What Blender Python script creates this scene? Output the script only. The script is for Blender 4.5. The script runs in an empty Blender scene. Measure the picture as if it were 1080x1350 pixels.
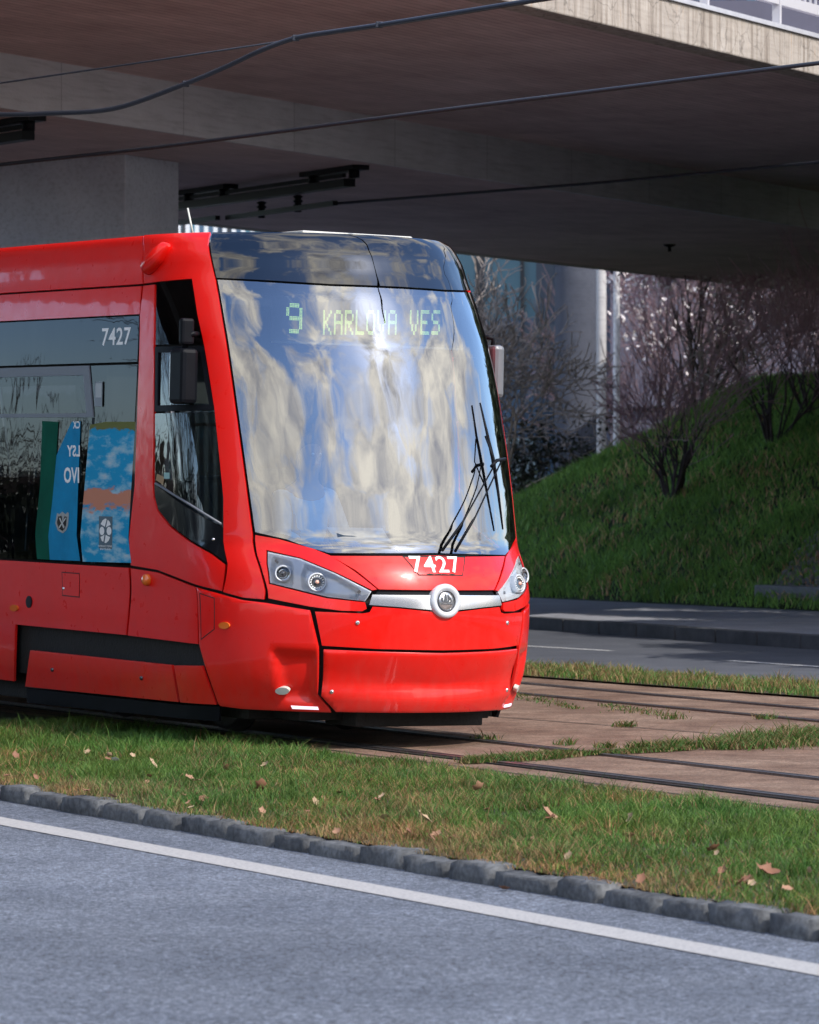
import bpy, bmesh, math, random
import numpy as np
from mathutils import Vector, Matrix
from mathutils.bvhtree import BVHTree
from mathutils.geometry import delaunay_2d_cdt
random.seed(7); rng = np.random.default_rng(7)
R = math.radians
# ------------------------------------------------------------------ camera, sky, sun, exposure
F, CX, HY, EYE = 5470.0, 540.0, 640.0, 1.75      # focal length and horizon in pixels of a 1080 wide frame
sc = bpy.context.scene
cam_d = bpy.data.cameras.new('camera'); cam = bpy.data.objects.new('camera', cam_d)
sc.collection.objects.link(cam); sc.camera = cam
cam.location = (0, 0, EYE); cam.rotation_euler = (R(90), 0, 0)
cam_d.sensor_fit = 'HORIZONTAL'; cam_d.sensor_width = 36; cam_d.lens = 36*F/1080
cam_d.shift_y = (HY-675)/1080.0
cam_d.clip_start = 0.5; cam_d.clip_end = 3000
cam_d.dof.use_dof = True; cam_d.dof.focus_distance = 27.6; cam_d.dof.aperture_fstop = 8.0
SUN_AZ, SUN_EL = R(-42), R(43)                   # azimuth from +X towards +Y
sun_dir = Vector((math.cos(SUN_AZ)*math.cos(SUN_EL), math.sin(SUN_AZ)*math.cos(SUN_EL), math.sin(SUN_EL)))
sd = bpy.data.lights.new('sun', 'SUN'); sd.energy = 2.2; sd.angle = R(0.6); sd.color = (1, .93, .84)
sun = bpy.data.objects.new('sun', sd); sc.collection.objects.link(sun)
sun.rotation_euler = sun_dir.to_track_quat('Z', 'Y').to_euler()
world = bpy.data.worlds.new('World'); sc.world = world; world.use_nodes = True
nt = world.node_tree; nt.nodes.clear()
def N_(nt, typ, **kw):
    n = nt.nodes.new(typ)
    for k, v in kw.items():
        if k.startswith('i_'):
            key = k[2:]; key = int(key) if key.isdigit() else key.replace('_', ' ')
            n.inputs[key].default_value = v
        else: setattr(n, k, v)
    return n
def ramp(nt, stops, interp='LINEAR'):
    n = nt.nodes.new('ShaderNodeValToRGB'); cr = n.color_ramp; cr.interpolation = interp
    while len(cr.elements) < len(stops): cr.elements.new(0.5)
    for e, (p, c) in zip(cr.elements, stops):
        e.position = p; e.color = (c[0], c[1], c[2], 1) if hasattr(c, '__len__') else (c, c, c, 1)
    return n
sky = N_(nt, 'ShaderNodeTexSky', sky_type='NISHITA', sun_disc=False, sun_elevation=SUN_EL, sun_rotation=math.pi/2-SUN_AZ)
tc = N_(nt, 'ShaderNodeTexCoord'); mp = N_(nt, 'ShaderNodeMapping'); mp.inputs['Scale'].default_value = (1.0, 1.0, 2.6)
ns = N_(nt, 'ShaderNodeTexNoise', i_Scale=2.3, i_Detail=9, i_Roughness=.58, i_Distortion=.35)
cr = ramp(nt, [(.455, 0), (.585, 1)])
ns2 = N_(nt, 'ShaderNodeTexNoise', i_Scale=5.0, i_Detail=6, i_Roughness=.6)
cc = ramp(nt, [(.3, (2.9, 3.0, 3.5)), (.64, (7.9, 7.5, 6.7))])
mx = N_(nt, 'ShaderNodeMix', data_type='RGBA')
bg = N_(nt, 'ShaderNodeBackground', i_Strength=.15); wo = N_(nt, 'ShaderNodeOutputWorld')
L = nt.links.new
L(tc.outputs['Generated'], mp.inputs['Vector']); L(mp.outputs[0], ns.inputs['Vector']); L(mp.outputs[0], ns2.inputs['Vector'])
dt = N_(nt, 'ShaderNodeVectorMath', operation='DOT_PRODUCT'); dt.inputs[1].default_value = tuple(sun_dir); L(tc.outputs['Generated'], dt.inputs[0])
ma = N_(nt, 'ShaderNodeMath', operation='MULTIPLY_ADD'); ma.inputs[1].default_value = .13; L(dt.outputs['Value'], ma.inputs[0]); L(ns.outputs['Fac'], ma.inputs[2]); sxz = N_(nt, 'ShaderNodeSeparateXYZ'); L(tc.outputs['Generated'], sxz.inputs[0]); mz = N_(nt, 'ShaderNodeMapRange'); mz.inputs['From Min'].default_value = .42; mz.inputs['From Max'].default_value = .75; mz.inputs['To Min'].default_value = .0; mz.inputs['To Max'].default_value = .10; L(sxz.outputs['Z'], mz.inputs['Value'])
sb_ = N_(nt, 'ShaderNodeMath', operation='SUBTRACT'); L(ma.outputs[0], sb_.inputs[0]); L(mz.outputs[0], sb_.inputs[1]); L(sb_.outputs[0], cr.inputs[0]); L(ns2.outputs['Fac'], cc.inputs[0])
L(cr.outputs[0], mx.inputs['Factor']); tn = N_(nt, 'ShaderNodeMix', data_type='RGBA', blend_type='MULTIPLY'); tn.inputs['Factor'].default_value = 1; tn.inputs['B'].default_value = (.82, .95, 1.16, 1); L(sky.outputs[0], tn.inputs['A']); L(tn.outputs['Result'], mx.inputs['A']); L(cc.outputs[0], mx.inputs['B'])
pw_ = N_(nt, 'ShaderNodeMapRange', interpolation_type='SMOOTHSTEP'); pw_.inputs['From Min'].default_value = .2; pw_.inputs['From Max'].default_value = 1.0; pw_.inputs['To Min'].default_value = .75; pw_.inputs['To Max'].default_value = 1.1; L(dt.outputs['Value'], pw_.inputs['Value'])
cm = N_(nt, 'ShaderNodeVectorMath', operation='SCALE'); L(cc.outputs[0], cm.inputs[0]); L(pw_.outputs[0], cm.inputs['Scale']); L(cm.outputs[0], mx.inputs['B'])
L(mx.outputs['Result'], bg.inputs['Color']); L(bg.outputs[0], wo.inputs['Surface'])
sc.view_settings.view_transform = 'Standard'; sc.view_settings.look = 'None'
sc.view_settings.exposure = 1.02; sc.view_settings.gamma = 1
# ------------------------------------------------------------------ helpers
C = sc.collection
def at(px, py, Y): return Vector(((px-CX)/F*Y, Y, EYE+(HY-py)/F*Y))
def onz(px, py, z):
    Y = (z-EYE)*F/(HY-py); return Vector(((px-CX)/F*Y, Y, z))
def tag(o, label=None, cat=None, group=None, kind=None):
    for k, v in (('label', label), ('category', cat), ('group', group), ('kind', kind)):
        if v: o[k] = v
    return o
def empty(name, loc=(0, 0, 0), rz=0, **kw):
    o = bpy.data.objects.new(name, None); C.objects.link(o); o.location = loc; o.rotation_euler = (0, 0, rz); o.empty_display_size = .2
    return tag(o, **kw)
def link(name, me, mat=None, parent=None, **kw):
    o = bpy.data.objects.new(name, me); C.objects.link(o)
    if mat is not None:
        for m in (mat if isinstance(mat, (list, tuple)) else [mat]): me.materials.append(m)
    if parent: o.parent = parent
    return tag(o, **kw)
class MB:
    """collects simple shapes and builds ONE mesh object"""
    def __init__(s): s.v = []; s.f = []; s.sm = []
    def add(s, vs, fs, smooth=False):
        b = len(s.v); s.v += [tuple(v) for v in vs]; s.f += [tuple(b+i for i in f) for f in fs]; s.sm += [smooth]*len(fs); return s
    def box(s, c, size, ax=None):
        ax = ax or (Vector((1, 0, 0)), Vector((0, 1, 0)), Vector((0, 0, 1)))
        c = Vector(c); h = [a*(d/2) for a, d in zip(ax, size)]
        vs = [c+h[0]*i+h[1]*j+h[2]*k for i in (-1, 1) for j in (-1, 1) for k in (-1, 1)]
        return s.add(vs, [(0, 1, 3, 2), (4, 6, 7, 5), (0, 4, 5, 1), (2, 3, 7, 6), (0, 2, 6, 4), (1, 5, 7, 3)])
    def bar(s, a, b, w, h, up=Vector((0, 0, 1))):
        a = Vector(a); b = Vector(b); d = b-a; l = d.length; d.normalize()
        x = d.cross(up)
        if x.length < 1e-4: x = d.cross(Vector((1, 0, 0)))
        x.normalize(); z = x.cross(d)
        return s.box((a+b)/2, (l, w, h), (d, x, z))
    def tube(s, pts, rad, n=8, cap=True):
        pts = [Vector(p) for p in pts]
        rs = rad if hasattr(rad, '__len__') else [rad]*len(pts)
        b = len(s.v); prev = None
        for i, p in enumerate(pts):
            d = (pts[min(i+1, len(pts)-1)]-pts[max(i-1, 0)])
            if d.length < 1e-9: d = Vector((0, 0, 1))
            d.normalize()
            ref = prev if prev is not None else (Vector((0, 0, 1)) if abs(d.z) < .9 else Vector((1, 0, 0)))
            x = (ref-d*ref.dot(d))
            if x.length < 1e-5: x = d.orthogonal()
            x.normalize(); y = d.cross(x); prev = x
            for k in range(n):
                a = 2*math.pi*k/n; s.v.append(tuple(p+(x*math.cos(a)+y*math.sin(a))*rs[i]))
        for i in range(len(pts)-1):
            for k in range(n):
                s.f.append((b+i*n+k, b+i*n+(k+1) % n, b+(i+1)*n+(k+1) % n, b+(i+1)*n+k)); s.sm.append(True)
        if cap:
            s.f.append(tuple(b+k for k in reversed(range(n)))); s.sm.append(False)
            e = b+(len(pts)-1)*n; s.f.append(tuple(e+k for k in range(n))); s.sm.append(False)
        return s
    def lathe(s, prof, origin, axis, n=24):
        """prof: list of (radius, height) along axis"""
        o = Vector(origin); ax = Vector(axis).normalized(); x = ax.orthogonal().normalized(); y = ax.cross(x); b = len(s.v)
        for r, h in prof:
            for k in range(n):
                a = 2*math.pi*k/n; s.v.append(tuple(o+ax*h+(x*math.cos(a)+y*math.sin(a))*max(r, 1e-5)))
        for i in range(len(prof)-1):
            for k in range(n):
                s.f.append((b+i*n+k, b+i*n+(k+1) % n, b+(i+1)*n+(k+1) % n, b+(i+1)*n+k)); s.sm.append(True)
        return s
    def build(s, name, mat=None, parent=None, bevel=0, **kw):
        me = bpy.data.meshes.new(name); me.from_pydata(s.v, [], s.f); me.polygons.foreach_set('use_smooth', s.sm); me.update()
        o = link(name, me, mat, parent, **kw)
        if bevel:
            m = o.modifiers.new('bevel', 'BEVEL'); m.width = bevel; m.segments = 2; m.limit_method = 'ANGLE'
        return o
# ------------------------------------------------------------------ materials
def mat_base(name):
    m = bpy.data.materials.new(name); m.use_nodes = True; nt = m.node_tree; b = nt.nodes['Principled BSDF']; return m, nt, b
def pmat(name, col, rough=.6, metal=0, coat=0, noise=0, nscale=8, bump=0, bscale=40, emit=None, estr=0, spec=.5, coords='Object'):
    m, nt, b = mat_base(name); b.inputs['Base Color'].default_value = (*col, 1); b.inputs['Roughness'].default_value = rough
    b.inputs['Metallic'].default_value = metal; b.inputs['Coat Weight'].default_value = coat; b.inputs['Coat Roughness'].default_value = .03
    b.inputs['Specular IOR Level'].default_value = spec
    t = N_(nt, 'ShaderNodeTexCoord')
    if noise:
        n = N_(nt, 'ShaderNodeTexNoise', i_Scale=nscale, i_Detail=6, i_Roughness=.6); nt.links.new(t.outputs[coords], n.inputs['Vector'])
        r = ramp(nt, [(.3, tuple(c*(1-noise) for c in col)), (.7, tuple(min(1, c*(1+noise)) for c in col))])
        nt.links.new(n.outputs['Fac'], r.inputs[0]); nt.links.new(r.outputs[0], b.inputs['Base Color'])
    if bump:
        n2 = N_(nt, 'ShaderNodeTexNoise', i_Scale=bscale, i_Detail=4); nt.links.new(t.outputs[coords], n2.inputs['Vector'])
        bp = N_(nt, 'ShaderNodeBump', i_Strength=bump, i_Distance=.02); nt.links.new(n2.outputs['Fac'], bp.inputs['Height'])
        nt.links.new(bp.outputs[0], b.inputs['Normal'])
    if emit: b.inputs['Emission Color'].default_value = (*emit, 1); b.inputs['Emission Strength'].default_value = estr
    return m
def glass_mat(name, tint, base, k, rough=.01, wave=0.0, wscale=1.5):
    """reflecting pane: tinted see-through mixed with a mirror by Fresnel"""
    m = bpy.data.materials.new(name); m.use_nodes = True; nt = m.node_tree; nt.nodes.clear()
    o = N_(nt, 'ShaderNodeOutputMaterial'); tr = N_(nt, 'ShaderNodeBsdfTransparent', i_Color=(*tint, 1)); g = N_(nt, 'ShaderNodeBsdfGlossy', i_Roughness=rough)
    fr = N_(nt, 'ShaderNodeFresnel', i_IOR=1.5); mm = N_(nt, 'ShaderNodeMath', operation='MULTIPLY_ADD'); mm.use_clamp = True
    mm.inputs[1].default_value = k; mm.inputs[2].default_value = base; mix = N_(nt, 'ShaderNodeMixShader')
    Lk = nt.links.new; Lk(fr.outputs[0], mm.inputs[0]); Lk(mm.outputs[0], mix.inputs[0]); Lk(tr.outputs[0], mix.inputs[1]); Lk(g.outputs[0], mix.inputs[2]); Lk(mix.outputs[0], o.inputs[0])
    if wave:
        t = N_(nt, 'ShaderNodeTexCoord'); mpn = N_(nt, 'ShaderNodeMapping'); mpn.inputs['Scale'].default_value = (2.2, 2.2, .7)
        n = N_(nt, 'ShaderNodeTexNoise', i_Scale=wscale, i_Detail=2, i_Roughness=.5)
        bp = N_(nt, 'ShaderNodeBump', i_Strength=1.0, i_Distance=wave)
        Lk(t.outputs['Object'], mpn.inputs[0]); Lk(mpn.outputs[0], n.inputs['Vector']); Lk(n.outputs['Fac'], bp.inputs['Height']); Lk(bp.outputs[0], g.inputs['Normal']); Lk(bp.outputs[0], fr.inputs['Normal'])
    return m
def paint_mat(name, col, rough=.33, dirt=.25):
    m, nt, b = mat_base(name); Lk = nt.links.new
    t = N_(nt, 'ShaderNodeTexCoord')
    n = N_(nt, 'ShaderNodeTexNoise', i_Scale=2.5, i_Detail=8, i_Roughness=.65); Lk(t.outputs['Object'], n.inputs['Vector'])
    r = ramp(nt, [(.3, tuple(c*(1-dirt*.35) for c in col)), (.7, col)]); Lk(n.outputs['Fac'], r.inputs[0]); Lk(r.outputs[0], b.inputs['Base Color'])
    n3 = N_(nt, 'ShaderNodeTexNoise', i_Scale=14, i_Detail=6); Lk(t.outputs['Object'], n3.inputs['Vector'])
    r3 = ramp(nt, [(.3, rough*.8), (.7, rough*1.25)]); Lk(n3.outputs['Fac'], r3.inputs[0]); Lk(r3.outputs[0], b.inputs['Roughness'])
    # road dust on the lower body, streaky and patchy
    sp = N_(nt, 'ShaderNodeSeparateXYZ'); Lk(t.outputs['Object'], sp.inputs[0]); dm = N_(nt, 'ShaderNodeMapping'); dm.inputs['Scale'].default_value = (6, 6, 1.5); Lk(t.outputs['Object'], dm.inputs[0])
    dn = N_(nt, 'ShaderNodeTexNoise', i_Scale=2.0, i_Detail=8, i_Roughness=.7); Lk(dm.outputs[0], dn.inputs['Vector'])
    da = N_(nt, 'ShaderNodeMath', operation='MULTIPLY_ADD'); da.inputs[1].default_value = -1.1; Lk(dn.outputs['Fac'], da.inputs[0]); Lk(sp.outputs['Z'], da.inputs[2])
    dr = ramp(nt, [(.0, .22), (.35, .07), (.8, .0)]); dsh = N_(nt, 'ShaderNodeMath', operation='ADD'); dsh.inputs[1].default_value = .45; Lk(da.outputs[0], dsh.inputs[0]); Lk(dsh.outputs[0], dr.inputs[0])
    dx = N_(nt, 'ShaderNodeMix', data_type='RGBA'); dx.inputs['B'].default_value = (.16, .12, .10, 1); Lk(dr.outputs[0], dx.inputs['Factor']); Lk(r.outputs[0], dx.inputs['A']); Lk(dx.outputs['Result'], b.inputs['Base Color'])
    b.inputs['Coat Weight'].default_value = .45; b.inputs['Coat Roughness'].default_value = .05; b.inputs['Specular IOR Level'].default_value = .3
    mpn = N_(nt, 'ShaderNodeMapping'); mpn.inputs['Scale'].default_value = (1, 1, .6)
    n2 = N_(nt, 'ShaderNodeTexNoise', i_Scale=3.2, i_Detail=2); Lk(t.outputs['Object'], mpn.inputs[0]); Lk(mpn.outputs[0], n2.inputs['Vector'])
    bp = N_(nt, 'ShaderNodeBump', i_Strength=1, i_Distance=.006); Lk(n2.outputs['Fac'], bp.inputs['Height']); Lk(bp.outputs[0], b.inputs['Coat Normal'])
    return m
M = {}
M['red'] = paint_mat('red_paint', (.76, .006, .003))
M['black'] = pmat('black_plastic', (.006, .007, .010), .45, noise=.2, spec=.10)
M['black_gloss'] = pmat('black_gloss', (.006, .007, .010), .12, coat=.6)
M['dark'] = pmat('dark_underframe', (.010, .010, .010), .8, noise=.4, bump=.3)
M['interior'] = pmat('dark_interior', (.05, .052, .056), .8, noise=.2)
M['grey_metal'] = pmat('grey_metal', (.16, .17, .19), .4, metal=.3, noise=.1)
M['frame_grey'] = pmat('grey_window_frame', (.13, .14, .165), .45)
M['silver'] = pmat('silver_paint', (.55, .58, .63), .35, metal=.1, coat=.3, noise=.06)
M['chrome'] = pmat('satin_chrome', (.72, .73, .76), .22, metal=.85, coat=.3)
M['reflector'] = pmat('lamp_reflector', (.7, .72, .75), .12, metal=1)
M['lens_dark'] = pmat('lamp_lens', (.03, .032, .04), .05, coat=1)
M['white'] = pmat('white_lettering', (.75, .75, .74), .45, noise=.05)
M['offwhite'] = pmat('offwhite_plastic', (.55, .55, .5), .35)
M['amber'] = pmat('amber_lens', (.75, .16, .02), .15, coat=.8)
M['led'] = pmat('white_led', (.35, .33, .42), .3, emit=(.9, .85, 1), estr=.55)
M['green_led'] = pmat('green_led', (.2, .5, .1), .4, emit=(.60, .85, .20), estr=1.3)
M['led_board'] = pmat('display_board', (.10, .12, .12), .6)
M['windscreen'] = glass_mat('windscreen_glass', (.34, .40, .46), .27, 2.0, .012, wave=.010, wscale=1.2)
M['fairing'] = glass_mat('dark_blue_glass', (.008, .011, .018), .07, 1.3, .012, wave=.010, wscale=1.3)
M['side_glass'] = glass_mat('tinted_side_glass', (.10, .12, .13), .008, .62, .012, wave=.0015, wscale=1.6)
M['cab_glass'] = glass_mat('cab_side_glass', (.34, .42, .42), .04, 1.5, .015, wave=.003, wscale=1.8)
M['cover_glass'] = glass_mat('lamp_cover', (.93, .94, .95), .02, 1.0, .02)
M['green'] = pmat('green_board', (.0, .075, .045), .65, spec=.08, noise=.2, nscale=5)
M['steel'] = pmat('worn_steel', (.10, .10, .11), .35, metal=.7, noise=.3)
# ------------------------------------------------------------------ tram body surface in its own frame (x forward, y to the far side, z up)
TH = R(31.5)
TRAM_O = Vector((.215, 27.55, 0)); ROLL = .021
phi = math.atan2(-math.cos(TH), math.sin(TH))
TM = Matrix.Translation(TRAM_O) @ Matrix.Rotation(ROLL, 4, 'Y') @ Matrix.Rotation(phi, 4, 'Z')
TMi = TM.inverted()
PROF = np.array([  # t, z, half width, setback
 (0.00, .00, 1.16, .20), (.22, .22, 1.19, .13), (.45, .45, 1.235, .04), (.75, .75, 1.25, 0.0), (.98, .98, 1.25, .0), (1.15, 1.15, 1.25, .05),
 (1.33, 1.33, 1.25, .160), (1.41, 1.41, 1.25, .180), (1.75, 1.75, 1.25, .255), (2.2, 2.2, 1.24, .37), (2.65, 2.65, 1.222, .51), (3.0, 2.99, 1.195, .665),
 (3.18, 3.17, 1.172, .765), (3.35, 3.335, 1.15, .85), (3.52, 3.465, 1.085, .985), (3.75, 3.55, .76, 1.27), (4.3, 3.60, .12, 1.90)])
def _hermite(T, V):
    m = np.zeros_like(V); m[1:-1] = (V[2:]-V[:-2])/(T[2:]-T[:-2])[:, None]; m[0] = (V[1]-V[0])/(T[1]-T[0]); m[-1] = (V[-1]-V[-2])/(T[-1]-T[-2])
    def f(t):
        t = np.clip(np.asarray(t, float), T[0], T[-1]-1e-6); i = np.clip(np.searchsorted(T, t, side='right')-1, 0, len(T)-2)
        h = T[i+1]-T[i]; u = ((t-T[i])/h)[..., None]; h = h[..., None]
        return (2*u**3-3*u**2+1)*V[i]+(u**3-2*u**2+u)*h*m[i]+(-2*u**3+3*u**2)*V[i+1]+(u**3-u**2)*h*m[i+1]
    return f
prof = _hermite(PROF[:, 0], PROF[:, 1:])
L0, BB = 1.995, 1.29
def S(s, t):
    s = np.asarray(s, float); t = np.asarray(t, float); q = prof(t); z, a, c = q[..., 0], q[..., 1], q[..., 2]
    p = s/L0; pc = np.clip(p, -1, 1); y = a*np.sin(pc*np.pi/2); x = -c-BB*(1-np.cos(pc*np.pi/2))-np.maximum(np.abs(s)-L0, 0)
    return np.stack([x, y, z], -1)
def SN(s, t):
    e = 1e-3; ds = S(s+e, t)-S(s-e, t); dt = S(s, t+e)-S(s, t-e); n = np.cross(ds, dt)
    return n/np.linalg.norm(n, axis=-1, keepdims=True)
# n should point outwards: at s=0 ds=+y, dt=+z -> +x
gs = np.linspace(-12, 12, 481); gt = np.linspace(0, 4.25, 86); GS, GT = np.meshgrid(gs, gt, indexing='ij'); GP = S(GS, GT)
gf = [(i*86+j, (i+1)*86+j, (i+1)*86+j+1, i*86+j+1) for i in range(480) for j in range(85)]
bvh = BVHTree.FromPolygons([Vector(v) for v in GP.reshape(-1, 3)], gf)
cam_l = TMi @ Vector((0, 0, EYE))
def dir_l(px, py): return (TMi.to_3x3() @ Vector(((px-CX)/F, 1, (HY-py)/F))).normalized()
def P(px, py, off=0.0):
    """photo pixel -> surface parameters of the tram body"""
    d = dir_l(px, py); h = bvh.ray_cast(cam_l, d)
    if h[0] is None:   # just outside the silhouette: nearest point
        h = bvh.find_nearest(cam_l+d*27.6)
        i, j = divmod(h[2], 85); return (float(gs[i]+.025), float(gt[j]+.025))
    i, j = divmod(h[2], 85); s, t, k = gs[i]+.025, gt[j]+.025, h[3]
    for _ in range(5):
        e = 1e-4; p = S(s, t)+SN(s, t)*off; ds = (S(s+e, t)-S(s-e, t))/(2*e); dt = (S(s, t+e)-S(s, t-e))/(2*e)
        r = np.array(cam_l)+k*np.array(d)-p
        try: dx = np.linalg.solve(np.stack([ds, dt, -np.array(d)], 1), r)
        except Exception: break
        dx = np.clip(dx, -.2, .2); s += dx[0]; t = min(max(t+dx[1], 0), 4.25); k += dx[2]
    return (float(s), float(t))
def PP(pts): return [P(*p) for p in pts]
def plane_l(px, py, axis, val):
    d = dir_l(px, py); k = (val-cam_l[axis])/d[axis]; return cam_l+d*k
def mir(pts): return [(-s, t) for s, t in reversed(pts)]
def sym(pts): return pts+mir(pts)       # left half traced from the centre round to the centre
def pip(x, y, poly):
    inside = np.zeros(x.shape, bool); n = len(poly)
    for i in range(n):
        x1, y1 = poly[i]; x2, y2 = poly[(i+1) % n]
        if y1 == y2: continue
        c = ((y1 > y) != (y2 > y)) & (x < (x2-x1)*(y-y1)/(y2-y1)+x1); inside ^= c
    return inside
def pdist(x, y, poly):
    d = np.full(x.shape, 1e9); n = len(poly)
    for i in range(n):
        a = np.array(poly[i]); b = np.array(poly[(i+1) % n]); ab = b-a; l2 = max(ab@ab, 1e-12)
        u = np.clip(((x-a[0])*ab[0]+(y-a[1])*ab[1])/l2, 0, 1); d = np.minimum(d, np.hypot(x-a[0]-u*ab[0], y-a[1]-u*ab[1]))
    return d
def area(p): return .5*sum(p[i][0]*p[(i+1) % len(p)][1]-p[(i+1) % len(p)][0]*p[i][1] for i in range(len(p)))
def inset(poly, g):
    """move every side inwards by g"""
    sg = 1 if area(poly) > 0 else -1; n = len(poly); out = []
    for i in range(n):
        a, b, c = np.array(poly[i-1]), np.array(poly[i]), np.array(poly[(i+1) % n])
        d1 = (b-a)/max(np.linalg.norm(b-a), 1e-9); d2 = (c-b)/max(np.linalg.norm(c-b), 1e-9)
        n1 = np.array([-d1[1], d1[0]])*sg; n2 = np.array([-d2[1], d2[0]])*sg; m = n1+n2; l = m@m
        out.append(tuple(b+(m*(2/l)*g if l > .5 else n1*g)))
    return out
def dens(poly, h):
    out = []; n = len(poly)
    for i in range(n):
        a, b = np.array(poly[i]), np.array(poly[(i+1) % n]); k = max(1, int(math.ceil(np.linalg.norm(b-a)/h)))
        out += [tuple(a+(b-a)*j/k) for j in range(k)]
    return out
def clean(poly, eps=2e-3):
    out = []
    for p in poly:
        if not out or math.hypot(p[0]-out[-1][0], p[1]-out[-1][1]) > eps: out.append(p)
    if math.hypot(out[0][0]-out[-1][0], out[0][1]-out[-1][1]) <= eps: out.pop()
    return out
def rounded(poly, r, n=4):
    out = []; m = len(poly)
    for i in range(m):
        a, b, c = np.array(poly[i-1]), np.array(poly[i]), np.array(poly[(i+1) % m])
        la, lc = np.linalg.norm(a-b), np.linalg.norm(c-b); q = min(r, la*.45, lc*.45)
        p0 = b+(a-b)/la*q; p2 = b+(c-b)/lc*q
        for k in range(n+1):
            u = k/n; out.append(tuple((1-u)**2*p0+2*u*(1-u)*b+u*u*p2))
    return out
def patch(name, poly, mat, parent, off=0.0, thick=.018, h=.06, g=.004, holes=(), disp=None, both=False, rnd=0, lip=True, label=None, wall_mat=None):
    """a curved sheet with thickness that lies on the body surface inside poly (surface parameters)"""
    poly = clean(poly)
    if rnd: poly = clean(rounded(poly, rnd))
    if area(poly) < 0: poly = poly[::-1]
    poly = inset(poly, g) if g else poly
    holes = [clean(hh) for hh in holes]; holes = [hh if area(hh) > 0 else hh[::-1] for hh in holes]
    holes = [inset(hh, -g) if g else hh for hh in holes]
    loops = [dens(clean(poly), h)]+[dens(hh, h) for hh in holes]
    pts = []; edges = []; bnd = []
    for lp in loops:
        b = len(pts); pts += lp; edges += [(b+i, b+(i+1) % len(lp)) for i in range(len(lp))]; bnd.append((b, len(lp)))
    nb = len(pts); xs = np.array([p[0] for p in loops[0]]); ys = np.array([p[1] for p in loops[0]])
    def ok(X, Y, mind):
        m = pip(X, Y, loops[0]) & (pdist(X, Y, loops[0]) > mind)
        for hl in loops[1:]: m &= ~pip(X, Y, hl) & (pdist(X, Y, hl) > mind)
        return m
    ring = []
    if lip:
        for li, lp in enumerate(loops):
            rp = inset(lp, .007 if li == 0 else -.007)
            X = np.array([p[0] for p in rp]); Y = np.array([p[1] for p in rp]); mk = ok(X, Y, .005)
            ring += [(float(a), float(b)) for a, b, k in zip(X, Y, mk) if k]
    gx = np.arange(xs.min()+h*.5, xs.max(), h); gy = np.arange(ys.min()+h*.5, ys.max(), h)
    if len(gx) and len(gy):
        X, Y = np.meshgrid(gx, gy); X = X.ravel(); Y = Y.ravel(); X = X+(rng.random(X.shape)-.5)*h*.01; mk = ok(X, Y, h*.35 if not lip else max(.012, h*.35))
        inner = list(zip(X[mk].tolist(), Y[mk].tolist()))
    else: inner = []
    allp = pts+ring+inner
    vo, eo, fo, ov, oe, of = delaunay_2d_cdt([Vector(p) for p in allp], edges, [], 0, 1e-6)
    v2 = np.array([tuple(v) for v in vo]); cent = np.array([v2[list(f)].mean(0) for f in fo])
    inp = [o_[0] if o_ else -1 for o_ in ov]
    keep = pip(cent[:, 0], cent[:, 1], loops[0])
    for hl in loops[1:]: keep &= ~pip(cent[:, 0], cent[:, 1], hl)
    tris = [f if area([tuple(v2[i]) for i in f]) > 0 else tuple(reversed(f)) for f, k in zip(fo, keep) if k]
    isb = np.array([(0 <= i < nb) for i in inp])
    def build(sgn):
        s_, t_ = v2[:, 0]*sgn, v2[:, 1]; nrm = SN(s_, t_)
        o_ = np.full(len(v2), off, float)
        if disp is not None: o_ = o_+disp(v2[:, 0], v2[:, 1])
        if lip: o_ = o_-np.where(isb, .004, 0)
        top = S(s_, t_)+nrm*o_[:, None]; verts = [tuple(v) for v in top]
        fs = [f if sgn > 0 else tuple(reversed(f)) for f in tris]; nt_ = len(fs); sm = [True]*nt_
        # walls: boundary edges of the triangle set
        cnt = {}
        for f in fs:
            for a, b in ((f[0], f[1]), (f[1], f[2]), (f[2], f[0])): cnt[(a, b)] = 1
        be = [(a, b) for (a, b) in cnt if (b, a) not in cnt]; mi = []
        for a, b in be:
            k = len(verts)
            pa, pb = top[a], top[b]; verts += [tuple(pa), tuple(pb), tuple(pb-nrm[b]*thick), tuple(pa-nrm[a]*thick)]
            fs.append((k, k+3, k+2, k+1)); sm.append(False)
        me = bpy.data.meshes.new(name); me.from_pydata(verts, [], fs); me.polygons.foreach_set('use_smooth', sm)
        if wall_mat is not None: me.polygons.foreach_set('material_index', [0]*nt_+[1]*(len(fs)-nt_))
        me.update()
        if disp is None:
            nn = np.zeros((len(verts), 3)); nn[:len(v2)] = nrm
            ln = []
            for p in me.polygons:
                if p.index < nt_: ln += [tuple(nn[vi]) for vi in p.vertices]
                else: ln += [(0, 0, 0)]*len(p.vertices)
            me.normals_split_custom_set(ln)
        return link(name, me, [mat]+([wall_mat] if wall_mat else []), parent, label=label)
    o = build(1)
    return (o, build(-1)) if both else o
def surf_pt(st, off=0.0):
    return Vector(S(st[0], st[1])+SN(st[0], st[1])*off), Vector(SN(st[0], st[1]))
def ellipse_px(cx, cy, rx, ry, n=20): return [(cx+rx*math.cos(2*math.pi*i/n), cy+ry*math.sin(2*math.pi*i/n)) for i in range(n)]
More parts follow.
